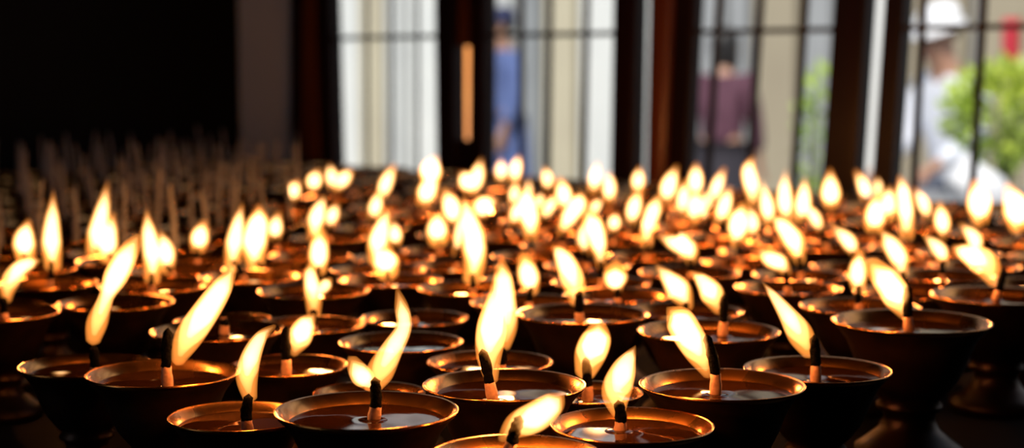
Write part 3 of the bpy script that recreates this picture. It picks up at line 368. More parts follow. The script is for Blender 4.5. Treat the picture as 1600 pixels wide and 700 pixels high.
def add_tube(bm, pts, radii, n=10, jitter=0, flip=False, squash=1.0):
    """closed tube along pts with a radius at each point, pointed caps"""
    pts = [Vector(p) for p in pts]; rings = []
    for k, p in enumerate(pts):
        t = (pts[min(k+1, len(pts)-1)] - pts[max(k-1, 0)]).normalized()
        side = Vector((0, 1, 0))
        if abs(t.dot(side)) > .95: side = Vector((1, 0, 0))
        a = t.cross(side).normalized(); b = t.cross(a).normalized()
        r = radii[k]
        rings.append([bm.verts.new(p + (a*math.cos(2*PI*i/n) + b*math.sin(2*PI*i/n)*squash)*r*(1+random.uniform(-jitter, jitter))) for i in range(n)])
    t0 = (pts[0]-pts[1]).normalized(); t1 = (pts[-1]-pts[-2]).normalized()
    c0 = bm.verts.new(pts[0] + t0*radii[0]*.7); c1 = bm.verts.new(pts[-1] + t1*radii[-1]*.9)
    fs = []
    for a, b in zip(rings, rings[1:]):
        for i in range(n): fs.append(bm.faces.new((a[i], a[(i+1) % n], b[(i+1) % n], b[i])))
    for i in range(n):
        fs.append(bm.faces.new((c0, rings[0][(i+1) % n], rings[0][i])))
        fs.append(bm.faces.new((c1, rings[-1][i], rings[-1][(i+1) % n])))
    return fs

# ------------------------------------------------------------------ materials
def nodes(name):
    m = bpy.data.materials.new(name); m.use_nodes = True
    nt = m.node_tree
    return m, nt, nt.nodes, nt.links, nt.nodes['Principled BSDF']
def mat(name, col, rough=.6, metal=0, col2=None, scale=20, bump=0, spec=.5, rough2=None, stretch=None, coat=0):
    m, nt, N, L, P = nodes(name)
    P.inputs['Roughness'].default_value = rough; P.inputs['Metallic'].default_value = metal
    P.inputs['Specular IOR Level'].default_value = spec
    P.inputs['Coat Weight'].default_value = coat
    P.inputs['Base Color'].default_value = (*col, 1)
    if col2 or bump or rough2 is not None:
        tc = N.new('ShaderNodeTexCoord'); mp = N.new('ShaderNodeMapping'); nz = N.new('ShaderNodeTexNoise')
        if stretch: mp.inputs['Scale'].default_value = stretch
        nz.inputs['Scale'].default_value = scale; nz.inputs['Detail'].default_value = 5
        L.new(tc.outputs['Object'], mp.inputs['Vector']); L.new(mp.outputs['Vector'], nz.inputs['Vector'])
        if col2:
            r = N.new('ShaderNodeValToRGB'); r.color_ramp.elements[0].position = .35; r.color_ramp.elements[1].position = .65
            r.color_ramp.elements[0].color = (*col, 1); r.color_ramp.elements[1].color = (*col2, 1)
            L.new(nz.outputs['Fac'], r.inputs['Fac']); L.new(r.outputs['Color'], P.inputs['Base Color'])
        if rough2 is not None:
            mr = N.new('ShaderNodeMapRange'); mr.inputs['From Min'].default_value = .3; mr.inputs['From Max'].default_value = .7
            mr.inputs['To Min'].default_value = rough; mr.inputs['To Max'].default_value = rough2
            L.new(nz.outputs['Fac'], mr.inputs['Value']); L.new(mr.outputs['Result'], P.inputs['Roughness'])
        if bump:
            b = N.new('ShaderNodeBump'); b.inputs['Strength'].default_value = bump; b.inputs['Distance'].default_value = .002
            L.new(nz.outputs['Fac'], b.inputs['Height']); L.new(b.outputs['Normal'], P.inputs['Normal'])
    return m
M_brass = mat('tarnished_brass', (.78, .33, .09), .16, 1, (.56, .21, .05), 45, .05, rough2=.34)
M_brass_dark = mat('dark_brass', (.045, .016, .006), .30, .7, (.012, .006, .004), 55, .1, rough2=.5)  # darker brass for the outside and foot of the bowls
M_oil = mat('melted_butter', (.030, .0085, .002), .03, 0, (.017, .005, .0015), 30, 0, .5)
M_wick = mat('soaked_cotton', (.55, .26, .15), .7, 0, (.40, .18, .10), 400, .3)
M_dry = mat('dry_cotton', (.19, .185, .20), .85, 0, (.14, .135, .15), 300, .3)
M_char = mat('charred_wick', (.0015, .0013, .0013), .95, 0, (.004, .003, .0025), 500, .8, .03)
M_table = mat('black_lacquer', (.004, .003, .003), .7, 0, (.008, .005, .004), 9, .1, .03, rough2=.8)
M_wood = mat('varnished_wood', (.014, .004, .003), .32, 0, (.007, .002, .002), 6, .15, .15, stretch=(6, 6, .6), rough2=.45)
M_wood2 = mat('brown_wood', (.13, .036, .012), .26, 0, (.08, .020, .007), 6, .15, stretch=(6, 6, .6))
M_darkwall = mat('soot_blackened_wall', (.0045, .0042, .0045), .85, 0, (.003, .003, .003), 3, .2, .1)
M_plaster = mat('grey_plaster', (.52, .54, .60), .8, 0, (.42, .44, .49), 4, .2)
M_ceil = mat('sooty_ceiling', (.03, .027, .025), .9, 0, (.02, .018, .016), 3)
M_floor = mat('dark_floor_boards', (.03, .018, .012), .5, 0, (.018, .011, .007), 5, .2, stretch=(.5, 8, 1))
M_iron = mat('dark_iron', (.03, .03, .034), .45, .3, (.02, .018, .018), 60, .2)
M_ledge = mat('grey_stone_ledge', (.33, .33, .34), .55, 0, (.24, .24, .25), 25, .2)
M_white = mat('white_paint', (.84, .83, .80), .7, 0, (.76, .76, .74), 1.5)
M_cream = mat('cream_paint', (.62, .55, .40), .7, 0, (.56, .49, .36), 1.5)
M_beige = mat('beige_paint', (.36, .31, .22), .7, 0, (.33, .28, .20), 1.5)
M_grey = mat('grey_paint', (.33, .34, .35), .75, 0, (.28, .29, .30), 1.5)
M_pale = mat('pale_grey_paint', (.62, .62, .60), .75, 0, (.55, .55, .54), 1.5)
M_dgrey = mat('dark_grey_render', (.12, .12, .13), .8, 0, (.09, .09, .10), 2)
M_pave = mat('courtyard_paving', (.30, .28, .25), .8, 0, (.22, .21, .19), 2, .3)
M_leaf = mat('sunlit_leaf', (.50, .60, .08), .45, 0, (.26, .44, .07), 3)
M_leaf.node_tree.nodes['Principled BSDF'].inputs['Subsurface Weight'].default_value = 0
M_stem = mat('green_stem', (.12, .14, .05), .6)
M_red = mat('red_cotton', (.55, .03, .05), .7, 0, (.45, .02, .04), 20)
M_orange = mat('orange_paint', (.98, .33, .04), .5, 0, (.92, .28, .03), 5)
M_bagc = mat('white_sackcloth', (.84, .84, .86), .8, 0, (.76, .76, .8), 8, .3)
M_shirtw = mat('white_shirt_cotton', (.82, .84, .92), .8, 0, (.72, .75, .85), 6, .2)
M_slate = mat('slate_cotton', (.10, .11, .15), .8, 0, (.07, .08, .11), 8)
M_blue = mat('blue_cotton', (.13, .18, .40), .8, 0, (.09, .13, .32), 8)
M_navy = mat('navy_cotton', (.02, .025, .08), .8)
M_maroon = mat('maroon_cotton', (.11, .04, .065), .8, 0, (.08, .025, .045), 8)
M_darkcl = mat('dark_cotton', (.03, .025, .035), .8)
M_skin = mat('skin', (.44, .24, .16), .5, 0, (.40, .21, .14), 20)
M_hair = mat('black_hair', (.012, .010, .010), .5)
M_eye = mat('dark_eye', (.02, .012, .01), .2)
M_lip = mat('lip', (.33, .11, .09), .5)

def flame_material(name, col, strength):
    m, nt, N, L, P = nodes(name)
    N.remove(P); out = [n for n in N if n.type == 'OUTPUT_MATERIAL'][0]
    e = N.new('ShaderNodeEmission'); e.inputs['Color'].default_value = (*col, 1); e.inputs['Strength'].default_value = strength
    L.new(e.outputs['Emission'], out.inputs['Volume'])
    return m
M_flame = flame_material('flame_mantle', (1.0, .30, .045), 150)
M_body = flame_material('flame_body', (1.0, .54, .16), 175)
M_core = flame_material('flame_core', (1.0, .68, .36), 310)
def glass_material():
    m, nt, N, L, P = nodes('window_glass')
    N.remove(P); out = [n for n in N if n.type == 'OUTPUT_MATERIAL'][0]
    t = N.new('ShaderNodeBsdfTransparent'); t.inputs['Color'].default_value = (.97, .98, .98, 1)
    g = N.new('ShaderNodeBsdfGlossy'); g.inputs['Roughness'].default_value = .02
    fr = N.new('ShaderNodeFresnel'); fr.inputs['IOR'].default_value = 1.5
    ge = N.new('ShaderNodeNewGeometry'); mm = N.new('ShaderNodeMath'); mm.operation = 'MULTIPLY_ADD'; mm.inputs[1].default_value = -.8333; mm.inputs[2].default_value = 1.5
    L.new(ge.outputs['Backfacing'], mm.inputs[0]); L.new(mm.outputs[0], fr.inputs['IOR'])
    mx = N.new('ShaderNodeMixShader')
    L.new(fr.outputs['Fac'], mx.inputs['Fac']); L.new(t.outputs[0], mx.inputs[1]); L.new(g.outputs[0], mx.inputs[2])
    L.new(mx.outputs[0], out.inputs['Surface'])
    return m
M_glass = glass_material()

# ------------------------------------------------------------------ the room: u runs along the window wall, v towards it
ROT = -math.atan2(.659, .752)
UB = Vector((math.cos(ROT), math.sin(ROT), 0)); VB = Vector((-math.sin(ROT), math.cos(ROT), 0))
def W(u, v, z=0): return UB*u + VB*v + Vector((0, 0, z))
def room(name, bm, m, label, cat, smooth=False):
    o = obj(name, bm, m, smooth=smooth); o.rotation_euler = (0, 0, ROT)
    return tag(o, label, cat, kind='structure')
GROUND = -.45
ZS, ZH, ZC = .785, 2.15, 2.7           # sill, window head, ceiling
UL, UR, VBK = -2.44, 1.6, -1.7         # left wall, right wall, back wall
V0, V1 = 1.985, 1.997                    # window wall faces
def eu(k, z):
    a, s = EDGES[k]; return a + s*(z-.785)

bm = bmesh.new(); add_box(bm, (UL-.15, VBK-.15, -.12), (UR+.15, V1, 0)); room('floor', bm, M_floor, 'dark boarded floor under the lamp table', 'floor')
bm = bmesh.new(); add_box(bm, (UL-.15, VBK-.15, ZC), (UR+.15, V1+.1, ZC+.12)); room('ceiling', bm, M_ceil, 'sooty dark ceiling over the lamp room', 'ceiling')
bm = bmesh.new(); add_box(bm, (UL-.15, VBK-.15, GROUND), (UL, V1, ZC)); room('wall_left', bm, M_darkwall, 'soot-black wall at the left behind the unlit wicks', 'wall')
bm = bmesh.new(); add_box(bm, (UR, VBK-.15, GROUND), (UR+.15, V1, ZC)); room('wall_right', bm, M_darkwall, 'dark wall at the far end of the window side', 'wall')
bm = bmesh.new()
DU0, DU1, DZ = -2.25, -1.05, 2.1  # unseen doorway opening, added to bring neutral daylight onto the plaster strip
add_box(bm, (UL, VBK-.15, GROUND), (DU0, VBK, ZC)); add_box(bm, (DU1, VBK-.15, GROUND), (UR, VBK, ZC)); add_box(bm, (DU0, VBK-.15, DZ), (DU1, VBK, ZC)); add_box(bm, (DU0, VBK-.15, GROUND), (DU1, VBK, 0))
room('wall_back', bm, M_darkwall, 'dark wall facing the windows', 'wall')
bm = bmesh.new()
for lo, hi in (((DU0, VBK-.17, 0), (DU0+.07, VBK+.02, DZ)), ((DU1-.07, VBK-.17, 0), (DU1, VBK+.02, DZ)), ((DU0+.07, VBK-.17, DZ-.07), (DU1-.07, VBK+.02, DZ))): add_box(bm, lo, hi)
room('added_door_1', bm, M_wood, 'frame of the added daylight doorway, unseen behind the viewer', 'door')
# window wall: parapet below, lintel above, plaster strip at its left end, solid part at its right end
bm = bmesh.new()
add_box(bm, (UL, V0-.02, GROUND), (UR, V1+.06, ZS-.03))
add_box(bm, (UL, V0-.02, ZH), (UR, V1+.06, ZC))
add_box(bm, (.35, V0-.02, ZS-.03), (UR, V1+.06, ZH))
room('wall_front', bm, M_dgrey, 'dark wall below and above the row of windows', 'wall')
bm = bmesh.new(); k = 'plaster_r'
add_prism(bm, [(UL, V0, ZS-.03), (eu(k, ZS), V0, ZS-.03), (eu(k, ZS), V1, ZS-.03), (UL, V1, ZS-.03)],
          [(UL, V0, ZH), (eu(k, ZH), V0, ZH), (eu(k, ZH), V1, ZH), (UL, V1, ZH)])
room('wall_strip', bm, M_plaster, 'grey plaster strip between the black wall and the leftmost wooden post', 'wall')
bm = bmesh.new(); add_box(bm, (eu('p1r', ZS)-.08, V0-.035, ZS-.03), (.35, V1+.06, ZS)); room('trim_1', bm, M_ledge, 'pale grey stone ledge along the foot of the windows', 'window ledge')

def post_bm(bm, kl, kr, v0, v1, z0=ZS, z1=ZH, du0=0, du1=0):
    add_prism(bm, [(eu(kl, z0)+du0, v0, z0), (eu(kr, z0)+du1, v0, z0), (eu(kr, z0)+du1, v1, z0), (eu(kl, z0)+du0, v1, z0)],
              [(eu(kl, z1)+du0, v0, z1), (eu(kr, z1)+du1, v0, z1), (eu(kr, z1)+du1, v1, z1), (eu(kl, z1)+du0, v1, z1)])
def bev(o, w=.004):
    m = o.modifiers.new('bevel', 'BEVEL'); m.width = w; m.segments = 2; m.limit_method = 'ANGLE'; return o
# posts
bm = bmesh.new(); post_bm(bm, 'plaster_r', 'p1r', V0-.02, V1)
bev(room('trim_2', bm, M_wood, 'dark wooden window post beside the grey plaster strip', 'window post'))
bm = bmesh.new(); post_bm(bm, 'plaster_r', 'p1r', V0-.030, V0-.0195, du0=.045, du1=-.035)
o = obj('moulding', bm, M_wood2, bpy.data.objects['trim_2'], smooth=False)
bm = bmesh.new()
post_bm(bm, 'p2l', 's2l', V0-.02, V1); post_bm(bm, 's2r', 'p2r', V0-.02, V1)
post_bm(bm, 's2l', 's2r', V0-.004, V1-.003, ZS, .848)
bev(room('trim_3', bm, M_wood, 'dark wooden window post split by a glowing orange slit', 'window post'), .003)
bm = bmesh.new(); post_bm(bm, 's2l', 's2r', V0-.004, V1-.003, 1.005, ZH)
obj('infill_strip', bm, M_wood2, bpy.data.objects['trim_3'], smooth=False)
bm = bmesh.new(); post_bm(bm, 'p3l', 'p3r', V0-.02, V1)
bev(room('trim_4', bm, M_wood, 'near-black slim post left of the narrow pale gap', 'window post'), .003)
bm = bmesh.new(); post_bm(bm, 'p4l', 'p4r', V0-.015, V1); 
bev(room('trim_5', bm, M_wood, 'red-brown post with an orange glint, right of the narrow pale gap', 'window post'), .004)
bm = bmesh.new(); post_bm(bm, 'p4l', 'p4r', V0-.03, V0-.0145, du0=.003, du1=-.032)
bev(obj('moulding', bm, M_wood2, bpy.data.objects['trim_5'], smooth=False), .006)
bm = bmesh.new(); post_bm(bm, 'p5l', 's5l', V0-.02, V1); post_bm(bm, 's5r', 'p5r', V0-.02, V1)
bev(room('trim_6', bm, M_wood, 'broad dark double post with a white slit of daylight down it', 'window post'), .003)
bm = bmesh.new(); add_box(bm, (-.62, V0-.02, ZS), (-.50, V1, ZH)); bev(room('trim_7', bm, M_wood, 'dark wooden post closing the rightmost window bay', 'window post'))
EDGES['endl'] = (-.62, 0)
# window bays
def window(n, kl, kr, bars, label, glazed=True):
    root = empty('window_%d' % n); root.rotation_euler = (0, 0, ROT); tag(root, label, 'window', kind='structure')
    vg = 1.990
    for k in bars:
        b = bmesh.new(); z0, z1 = ZS-.001, ZH
        add_tube(b, [(eu(k, z0), vg-.012, z0), (eu(k, (z0+z1)/2), vg-.012, (z0+z1)/2), (eu(k, z1), vg-.012, z1)], [BAR]*3, 10)
        obj('upright_bar', b, M_iron, root)
    b = bmesh.new(); zb = 1.022
    add_box(b, (eu(kl, zb)-.004, vg-.016, zb-.0038), (eu(kr, zb)+.004, vg-.008, zb+.0038)); obj('cross_bar', b, M_iron, root, smooth=False)
    if glazed: b = bmesh.new(); post_bm(b, kl, kr, vg, vg+.004); obj('glass_pane', b, M_glass, root, smooth=False)
    return root
BAR = .0034
window(1, 'p1r', 'p2l', ('b11', 'b12', 'b13'), 'brightest window bay, left of the orange-slit post, thin iron bars')
BAR = .0050
window(2, 'p2r', 'p3l', ('b21', 'b22', 'b23'), 'barred window bay right of the orange-slit post')
BAR = .0058
window(3, 'p4r', 'p5l', ('b31', 'b32', 'b33'), 'barred window bay left of the white-slit post', False)
window(4, 'p5r', 'endl', ('b41', 'b42', 'b43'), 'barred window bay showing the person in a white cap', False)
bm = bmesh.new(); post_bm(bm, 'p3r', 'p4l', 1.990, 1.994); room('window_5', bm, M_glass, 'narrow glazed gap between the two close dark posts', 'window')

# ------------------------------------------------------------------ courtyard outside
bm = bmesh.new(); add_box(bm, (-22, V1, GROUND-.1), (14, 22, GROUND)); add_box(bm, (-22, -14, GROUND-.1), (14, VBK-.15, GROUND)); room('ground', bm, M_pave, 'stone paving of the sunlit courtyard', 'ground')
bm = bmesh.new(); add_box(bm, (-22, 11, GROUND), (14, 11.4, 5.5)); room('wall_courtyard', bm, M_grey, 'grey facade across the courtyard seen through the windows', 'wall')
strips = [(-12.7, -11.53, M_white, 'broad white'), (-11.51, -11.2, M_cream, 'cream'), (-11.15, -10.85, M_pale, 'pale grey'), (-10.80, -10.2, M_white, 'white'),
          (-9.95, -9.53, M_pale, 'pale grey'), (-9.47, -9.21, M_grey, 'grey'), (-9.15, -8.81, M_cream, 'cream'), (-8.74, -8.2, M_white, 'white'),
          (-8.17, -7.95, M_pale, 'pale grey'), (-7.58, -7.27, M_grey, 'grey'), (-7.21, -7.04, M_grey, 'grey'), (-6.98, -6.60, M_beige, 'beige'), (-6.54, -6.3, M_grey, 'grey'),
          (-6.14, -5.80, M_white, 'white'), (-5.7, -5.2, M_beige, 'beige'), (-5.1, -4.6, M_beige, 'beige'), (-4.5, -4.0, M_pale, 'pale grey')]
where = ['at the left of the brightest bay', 'second in the brightest bay', 'third in the brightest bay', 'at the right of the brightest bay', 'behind the blue figure',
         'behind the middle of the second bay', 'right of centre in the second bay', 'at the right of the second bay', 'seen in the narrow gap between posts',
         'behind the maroon figure', 'just right of the maroon figure', 'in the middle of the third bay', 'at the right of the third bay', 'seen through the white slit',
         'behind the person in the white cap', 'behind the green bush', 'beyond the green bush']
for i, ((a, b_, m, cn), wh) in enumerate(zip(strips, where)):
    bm = bmesh.new(); add_box(bm, (a, 10.86, GROUND), (b_, 11.0, 5.2))
    add_box(bm, (a-.02, 10.82, GROUND), (b_+.02, 11.0, GROUND+.3))
    bev(room('trim_%d' % (8+i), bm, m, '%s facade pilaster across the courtyard, %s' % (cn, wh), 'pilaster'), .01)

def planter_and_plants():
    bm = bmesh.new()
    add_box(bm, (-.02, -.30, 0), (1.5, .75, .85))
    add_box(bm, (-.05, -.34, .85), (1.54, .79, .90))
    o = bev(obj('stone_planter', bm, M_ledge, smooth=False), .012)
    o.location = (1.65, 5.95, GROUND)
    tag(o, 'grey stone planter block carrying the bright green bush', 'planter')
planter_and_plants()
def bush(loc, r, h, n, label, seed, base):
    rnd = random.Random(seed)
    root = empty('leafy_bush', (loc[0], loc[1], base)); tag(root, label, 'bush', 'bushes in the courtyard')
    zc = loc[2]-base
    b = bmesh.new()
    for k in range(n):
        d = Vector((rnd.gauss(0, 1), rnd.gauss(0, 1), rnd.gauss(0, 1))).normalized()*rnd.uniform(.45, 1)**.6
        p = Vector((d.x*r, d.y*r, zc + d.z*h))
        dirv = (d + Vector((rnd.uniform(-.7, .7), rnd.uniform(-.7, .7), rnd.uniform(-.2, .8)))).normalized()
        sd = dirv.cross(Vector((rnd.uniform(-1, 1), rnd.uniform(-1, 1), rnd.uniform(-1, 1)))).normalized()
        l = rnd.uniform(.05, .085)*(r/.2)**.5; w = l*.27; nrm = dirv.cross(sd)*w*.25
        a = b.verts.new(p); c = b.verts.new(p+dirv*l*.5+sd*w+nrm); e = b.verts.new(p+dirv*l); g = b.verts.new(p+dirv*l*.5-sd*w+nrm); mid = b.verts.new(p+dirv*l*.5)
        b.faces.new((a, mid, c)); b.faces.new((mid, e, c)); b.faces.new((a, g, mid)); b.faces.new((mid, g, e))
    obj('foliage', b, M_leaf, root)
    b = bmesh.new()
    for k in range(5):
        q = Vector((rnd.uniform(-r, r)*.6, rnd.uniform(-r, r)*.6, zc+rnd.uniform(0, h*.6)))
        add_tube(b, [(rnd.uniform(-.02, .02), rnd.uniform(-.02, .02), 0.0075), tuple(q*.5+Vector((0, 0, .03))), tuple(q)], [.008, .006, .004], 6)
    obj('stem', b, M_stem, root)
PT = GROUND+.90
bush((1.88, 6.12, .79), .20, .19, 560, 'large yellow-green leafy bush on the planter at the right edge', 4, PT)
bush((1.172, 6.1, .70), .085, .28, 220, 'narrow green shrub at the right of the third window bay', 6, GROUND)
# small red flag on a thin cane standing in the planter
root = empty('garden_flag', (2.07, 6.56, PT)); tag(root, 'small red cloth flag on a thin cane above the green bush', 'flag')
bm = bmesh.new(); add_tube(bm, [(0, 0, 0), (0, 0, .3), (.004, 0, .74)], [.005, .005, .004], 8); obj('cane', bm, M_stem, root)
bm = bmesh.new()
g = [[bm.verts.new((.003-.075*i/4, .006*math.sin(i*1.4+j*.5)+d, .53+.19*j/5)) for j in range(6)] for i in range(5) for d in (0,)]
for i in range(4):
    for j in range(5): bm.faces.new((g[i][j], g[i+1][j], g[i+1][j+1], g[i][j+1]))
o = obj('cloth', bm, M_red, root); s = o.modifiers.new('thick', 'SOLIDIFY'); s.thickness = .002
# orange painted pole behind the slit post
root = empty('painted_pole', (-.168, 5.95, GROUND)); tag(root, 'bright orange painted pole seen through the slit in the window post', 'pole')
bm = bmesh.new(); add_lathe(bm, [(.0, 0), (.11, 0), (.11, .03), (.06, .04), (.052, .06), (.05, 2.3), (0, 2.3)], 28); obj('shaft', bm, M_orange, root)
bm = bmesh.new(); add_lathe(bm, [(0, 2.28), (.058, 2.28), (.062, 2.31), (.05, 2.35), (.028, 2.39), (0, 2.41)], 28); obj('finial', bm, M_wood2, root)
# white cloth sack on the planter
bm = bmesh.new()
bmesh.ops.create_uvsphere(bm, u_segments=28, v_segments=18, radius=1)
for v in bm.verts:
    z = v.co.z; r = 1.0 + .05*math.sin(7*math.atan2(v.co.y, v.co.x)+3*z)
    k = 1.0 if z < .2 else max(.22, 1-(z-.2)*.95)
    v.co = Vector((v.co.x*.085*r*k, v.co.y*.075*r*k, (max(z, -.82)+.82)*.085))
    v.co.x -= max(0, v.co.z-.03)*.45
o = obj('cloth_sack', bm, M_bagc); o.location = (1.715, 5.80, PT); o.scale = (1.25, 1.25, 1.35); tag(o, 'white knotted cloth sack slumped on the planter beside the white-capped person', 'sack')

# ------------------------------------------------------------------ people
def skin_mesh(verts, edges, radii, level=2):
    me = bpy.data.meshes.new('tmp'); me.from_pydata(verts, edges, [])
    o = bpy.data.objects.new('tmp', me); C.objects.link(o)
    m = o.modifiers.new('skin', 'SKIN'); m.use_smooth_shade = True
    for i, r in enumerate(radii):
        rr = r if isinstance(r, tuple) else (r, r)
        me.skin_vertices[0].data[i].radius = rr
    me.skin_vertices[0].data[0].use_root = True
    sb = o.modifiers.new('sub', 'SUBSURF'); sb.levels = level; sb.render_levels = level
    dg = bpy.context.evaluated_depsgraph_get(); dg.update()
    out = bpy.data.meshes.new_from_object(o.evaluated_get(dg))
    bpy.data.objects.remove(o); bpy.data.meshes.remove(me)
    for p in out.polygons: p.use_smooth = True
    return out
class Chain:
    def __init__(s): s.v = []; s.e = []; s.r = []
    def add(s, p, r, prev=None):
        s.v.append(tuple(p)); s.r.append(r)
        if prev is not None: s.e.append((prev, len(s.v)-1))
        return len(s.v)-1
def person(loc, rz, label, top_m, low_m, J, robe=False, headgear=None, scale=1.0, long_hair=False):
    """J: joint positions that set the pose; the figure faces local -Y"""
    root = empty('person', loc, rz); root.scale = (scale,)*3; tag(root, label, 'person')
    c = Chain()
    pel = c.add(J['pelvis'], (.125, .10)); sp = c.add(J['spine'], (.115, .09), pel); ch = c.add(J['chest'], (.135, .10), sp)
    nk = c.add(J['neck'], .052, ch); h0 = c.add(J['jaw'], (.062, .075), nk); h1 = c.add(J['head'], (.078, .095), h0); c.add(J['crown'], (.055, .07), h1)
    hd = Vector(J['head']); fwd = Vector(J['look']).normalized(); up = (Vector(J['crown'])-Vector(J['jaw'])).normalized(); sidev = fwd.cross(up).normalized()
    c.add(hd+fwd*.105-up*.025, .014, h1)
    for sg, n in ((-1, 'l'), (1, 'r')):
        sh = c.add(J['sh_'+n], .058, ch); el = c.add(J['el_'+n], .042, sh); wr = c.add(J['wr_'+n], .027, el)
        wv = Vector(J['wr_'+n]); dv = (wv-Vector(J['el_'+n])).normalized()
        pm = c.add(wv+dv*.06, (.036, .018), wr)
        pv = wv+dv*.06; lat = dv.cross(Vector((0, 0, 1)) if abs(dv.z) < .8 else Vector((1, 0, 0))).normalized(); cur = dv.cross(lat).normalized()
        for q, (off, ln) in enumerate(((-.027, .070), (-.009, .082), (.009, .078), (.026, .060))):
            f0 = c.add(pv+dv*.025+lat*off, .0095, pm); f1 = c.add(pv+dv*(.025+ln*.5)+lat*off*1.1+cur*.006, .0085, f0); c.add(pv+dv*(.025+ln*.92)+lat*off*1.1+cur*.022, .0065, f1)
        t0 = c.add(pv-dv*.02-lat*.034, .011, pm); c.add(pv+dv*.025-lat*.058+cur*.01, .008, t0)
        hp = c.add(J['hip_'+n], .088, pel); kn = c.add(J['kn_'+n], .058, hp); an = c.add(J['an_'+n], .040, kn)
        a = Vector(J['an_'+n]); c.add((a.x, a.y-.13, .035), (.036, .028), an)
    me = skin_mesh(c.v, c.e, c.r); me.name = 'body'; me.materials.append(M_skin)
    body = link(bpy.data.objects.new('body', me), root)
    for sg in (-1, 1):
        b = bmesh.new(); bmesh.ops.create_uvsphere(b, u_segments=10, v_segments=8, radius=.0125); o = obj('eye', b, M_eye, body); o.location = hd+fwd*.082+sidev*.031*sg
        b = bmesh.new(); bmesh.ops.create_uvsphere(b, u_segments=10, v_segments=8, radius=1)
        o = obj('ear', b, M_skin, body); o.location = hd+sidev*.083*sg-up*.01; o.scale = (.014, .022, .032); o.rotation_euler = (0, 0, math.atan2(fwd.y, fwd.x)+PI/2)
    b = bmesh.new(); bmesh.ops.create_uvsphere(b, u_segments=12, v_segments=8, radius=1); o = obj('mouth', b, M_lip, body); o.location = hd+fwd*.078-up*.062; o.scale = (.024, .010, .007); o.rotation_euler = (0, 0, math.atan2(fwd.y, fwd.x)+PI/2)
    # upper garment
    t = Chain(); p0 = t.add(Vector(J['pelvis'])-Vector((0, 0, .05)), (.155, .125)); p1 = t.add(J['spine'], (.145, .115), p0); p2 = t.add(J['chest'], (.16, .125), p1)
    t.add(Vector(J['chest']).lerp(Vector(J['neck']), .62), .075, p2)
    for n in 'lr':
        a = t.add(J['sh_'+n], .076, p2); e = t.add(J['el_'+n], .060, a); t.add(Vector(J['el_'+n]).lerp(Vector(J['wr_'+n]), .82), .047, e)
    me = skin_mesh(t.v, t.e, t.r); me.name = 'shirt'; me.materials.append(top_m); link(bpy.data.objects.new('shirt', me), root)
    if robe:
        b = bmesh.new(); px_, py_, pz_ = J['pelvis']; rings = []
        for k in range(9):
            z = pz_+.06-(pz_-.04)*k/8; r = .165+.085*k/8
            rings.append([b.verts.new((px_+r*(1+.05*math.sin(9*q*2*PI/48+k*.2))*math.cos(q*2*PI/48), py_+r*.8*(1+.05*math.sin(9*q*2*PI/48))*math.sin(q*2*PI/48), z)) for q in range(48)])
        for ra, rb in zip(rings, rings[1:]):
            for q in range(48): b.faces.new((ra[q], ra[(q+1) % 48], rb[(q+1) % 48], rb[q]))
        b.faces.new(rings[0]); o = obj('skirt', b, low_m, root)
    else:
        t = Chain(); p0 = t.add(Vector(J['pelvis'])+Vector((0, 0, .03)), (.14, .115))
        for n in 'lr':
            a = t.add(J['hip_'+n], .105, p0); e = t.add(J['kn_'+n], .078, a); t.add(Vector(J['an_'+n])+Vector((0, 0, .03)), .065, e)
        me = skin_mesh(t.v, t.e, t.r); me.name = 'trousers'; me.materials.append(low_m); link(bpy.data.objects.new('trousers', me), root)
    for n in 'lr':
        a = Vector(J['an_'+n]); b = bmesh.new(); bmesh.ops.create_uvsphere(b, u_segments=16, v_segments=10, radius=1)
        for v in b.verts: v.co = Vector((v.co.x*.052, v.co.y*.145-.055, max(v.co.z, -.55)*.06+.033))
        o = obj('shoe', b, M_darkcl, root); o.location = (a.x, a.y, 0)
    # hair: a cap of the skull, open at the face
    b = bmesh.new(); bmesh.ops.create_uvsphere(b, u_segments=24, v_segments=16, radius=1)
    R = Matrix((sidev, -fwd, up)).transposed()
    kill = [v for v in b.verts if v.co.y < -.25 and v.co.z < .35 or v.co.z < (-.9 if long_hair else -.45)]
    bmesh.ops.delete(b, geom=kill, context='VERTS')
    for v in b.verts: v.co = hd + R @ Vector((v.co.x*.089, v.co.y*.108, v.co.z*(.112 if v.co.z > 0 or not long_hair else .21)+.012))
    o = obj('hair', b, M_hair, root); sm = o.modifiers.new('thick', 'SOLIDIFY'); sm.thickness = .008
    if headgear:
        b = bmesh.new()
        add_lathe(b, headgear[1], 32)
        for v in b.verts: v.co = hd + R @ Vector((v.co.x, v.co.y+.005-headgear[2]*max(0, -v.co.y-.06), v.co.z+.035))
        o = obj(headgear[0], b, headgear[3], root)
    return root
def pose(lean=0, head_f=0.0, arms=None):
    J = dict(pelvis=(0, 0, .93), spine=(0, -.03*lean, 1.12), chest=(0, -.12*lean, 1.30), neck=(0, -.20*lean, 1.45), jaw=(0, -.24*lean-.015, 1.515), head=(0, -.27*lean-.02, 1.595), crown=(0, -.28*lean-.005, 1.665), look=(0, -1, -.1-head_f),
             sh_l=(.165, -.12*lean, 1.375), el_l=(.225, -.10*lean+.01, 1.11), wr_l=(.225, -.10*lean-.08, .88), sh_r=(-.165, -.12*lean, 1.375), el_r=(-.225, -.10*lean+.01, 1.11), wr_r=(-.225, -.10*lean-.08, .88),
             hip_l=(.085, 0, .90), kn_l=(.10, -.02, .50), an_l=(.10, .02, .085), hip_r=(-.085, 0, .90), kn_r=(-.10, -.01, .50), an_r=(-.11, .03, .085))
    if arms: J.update(arms)
    return J
CAP = [(0, .105), (.03, .104), (.07, .092), (.098, .066), (.108, .03), (.109, .0), (.128, -.006), (.130, -.012), (.106, -.010), (.09, .0)]
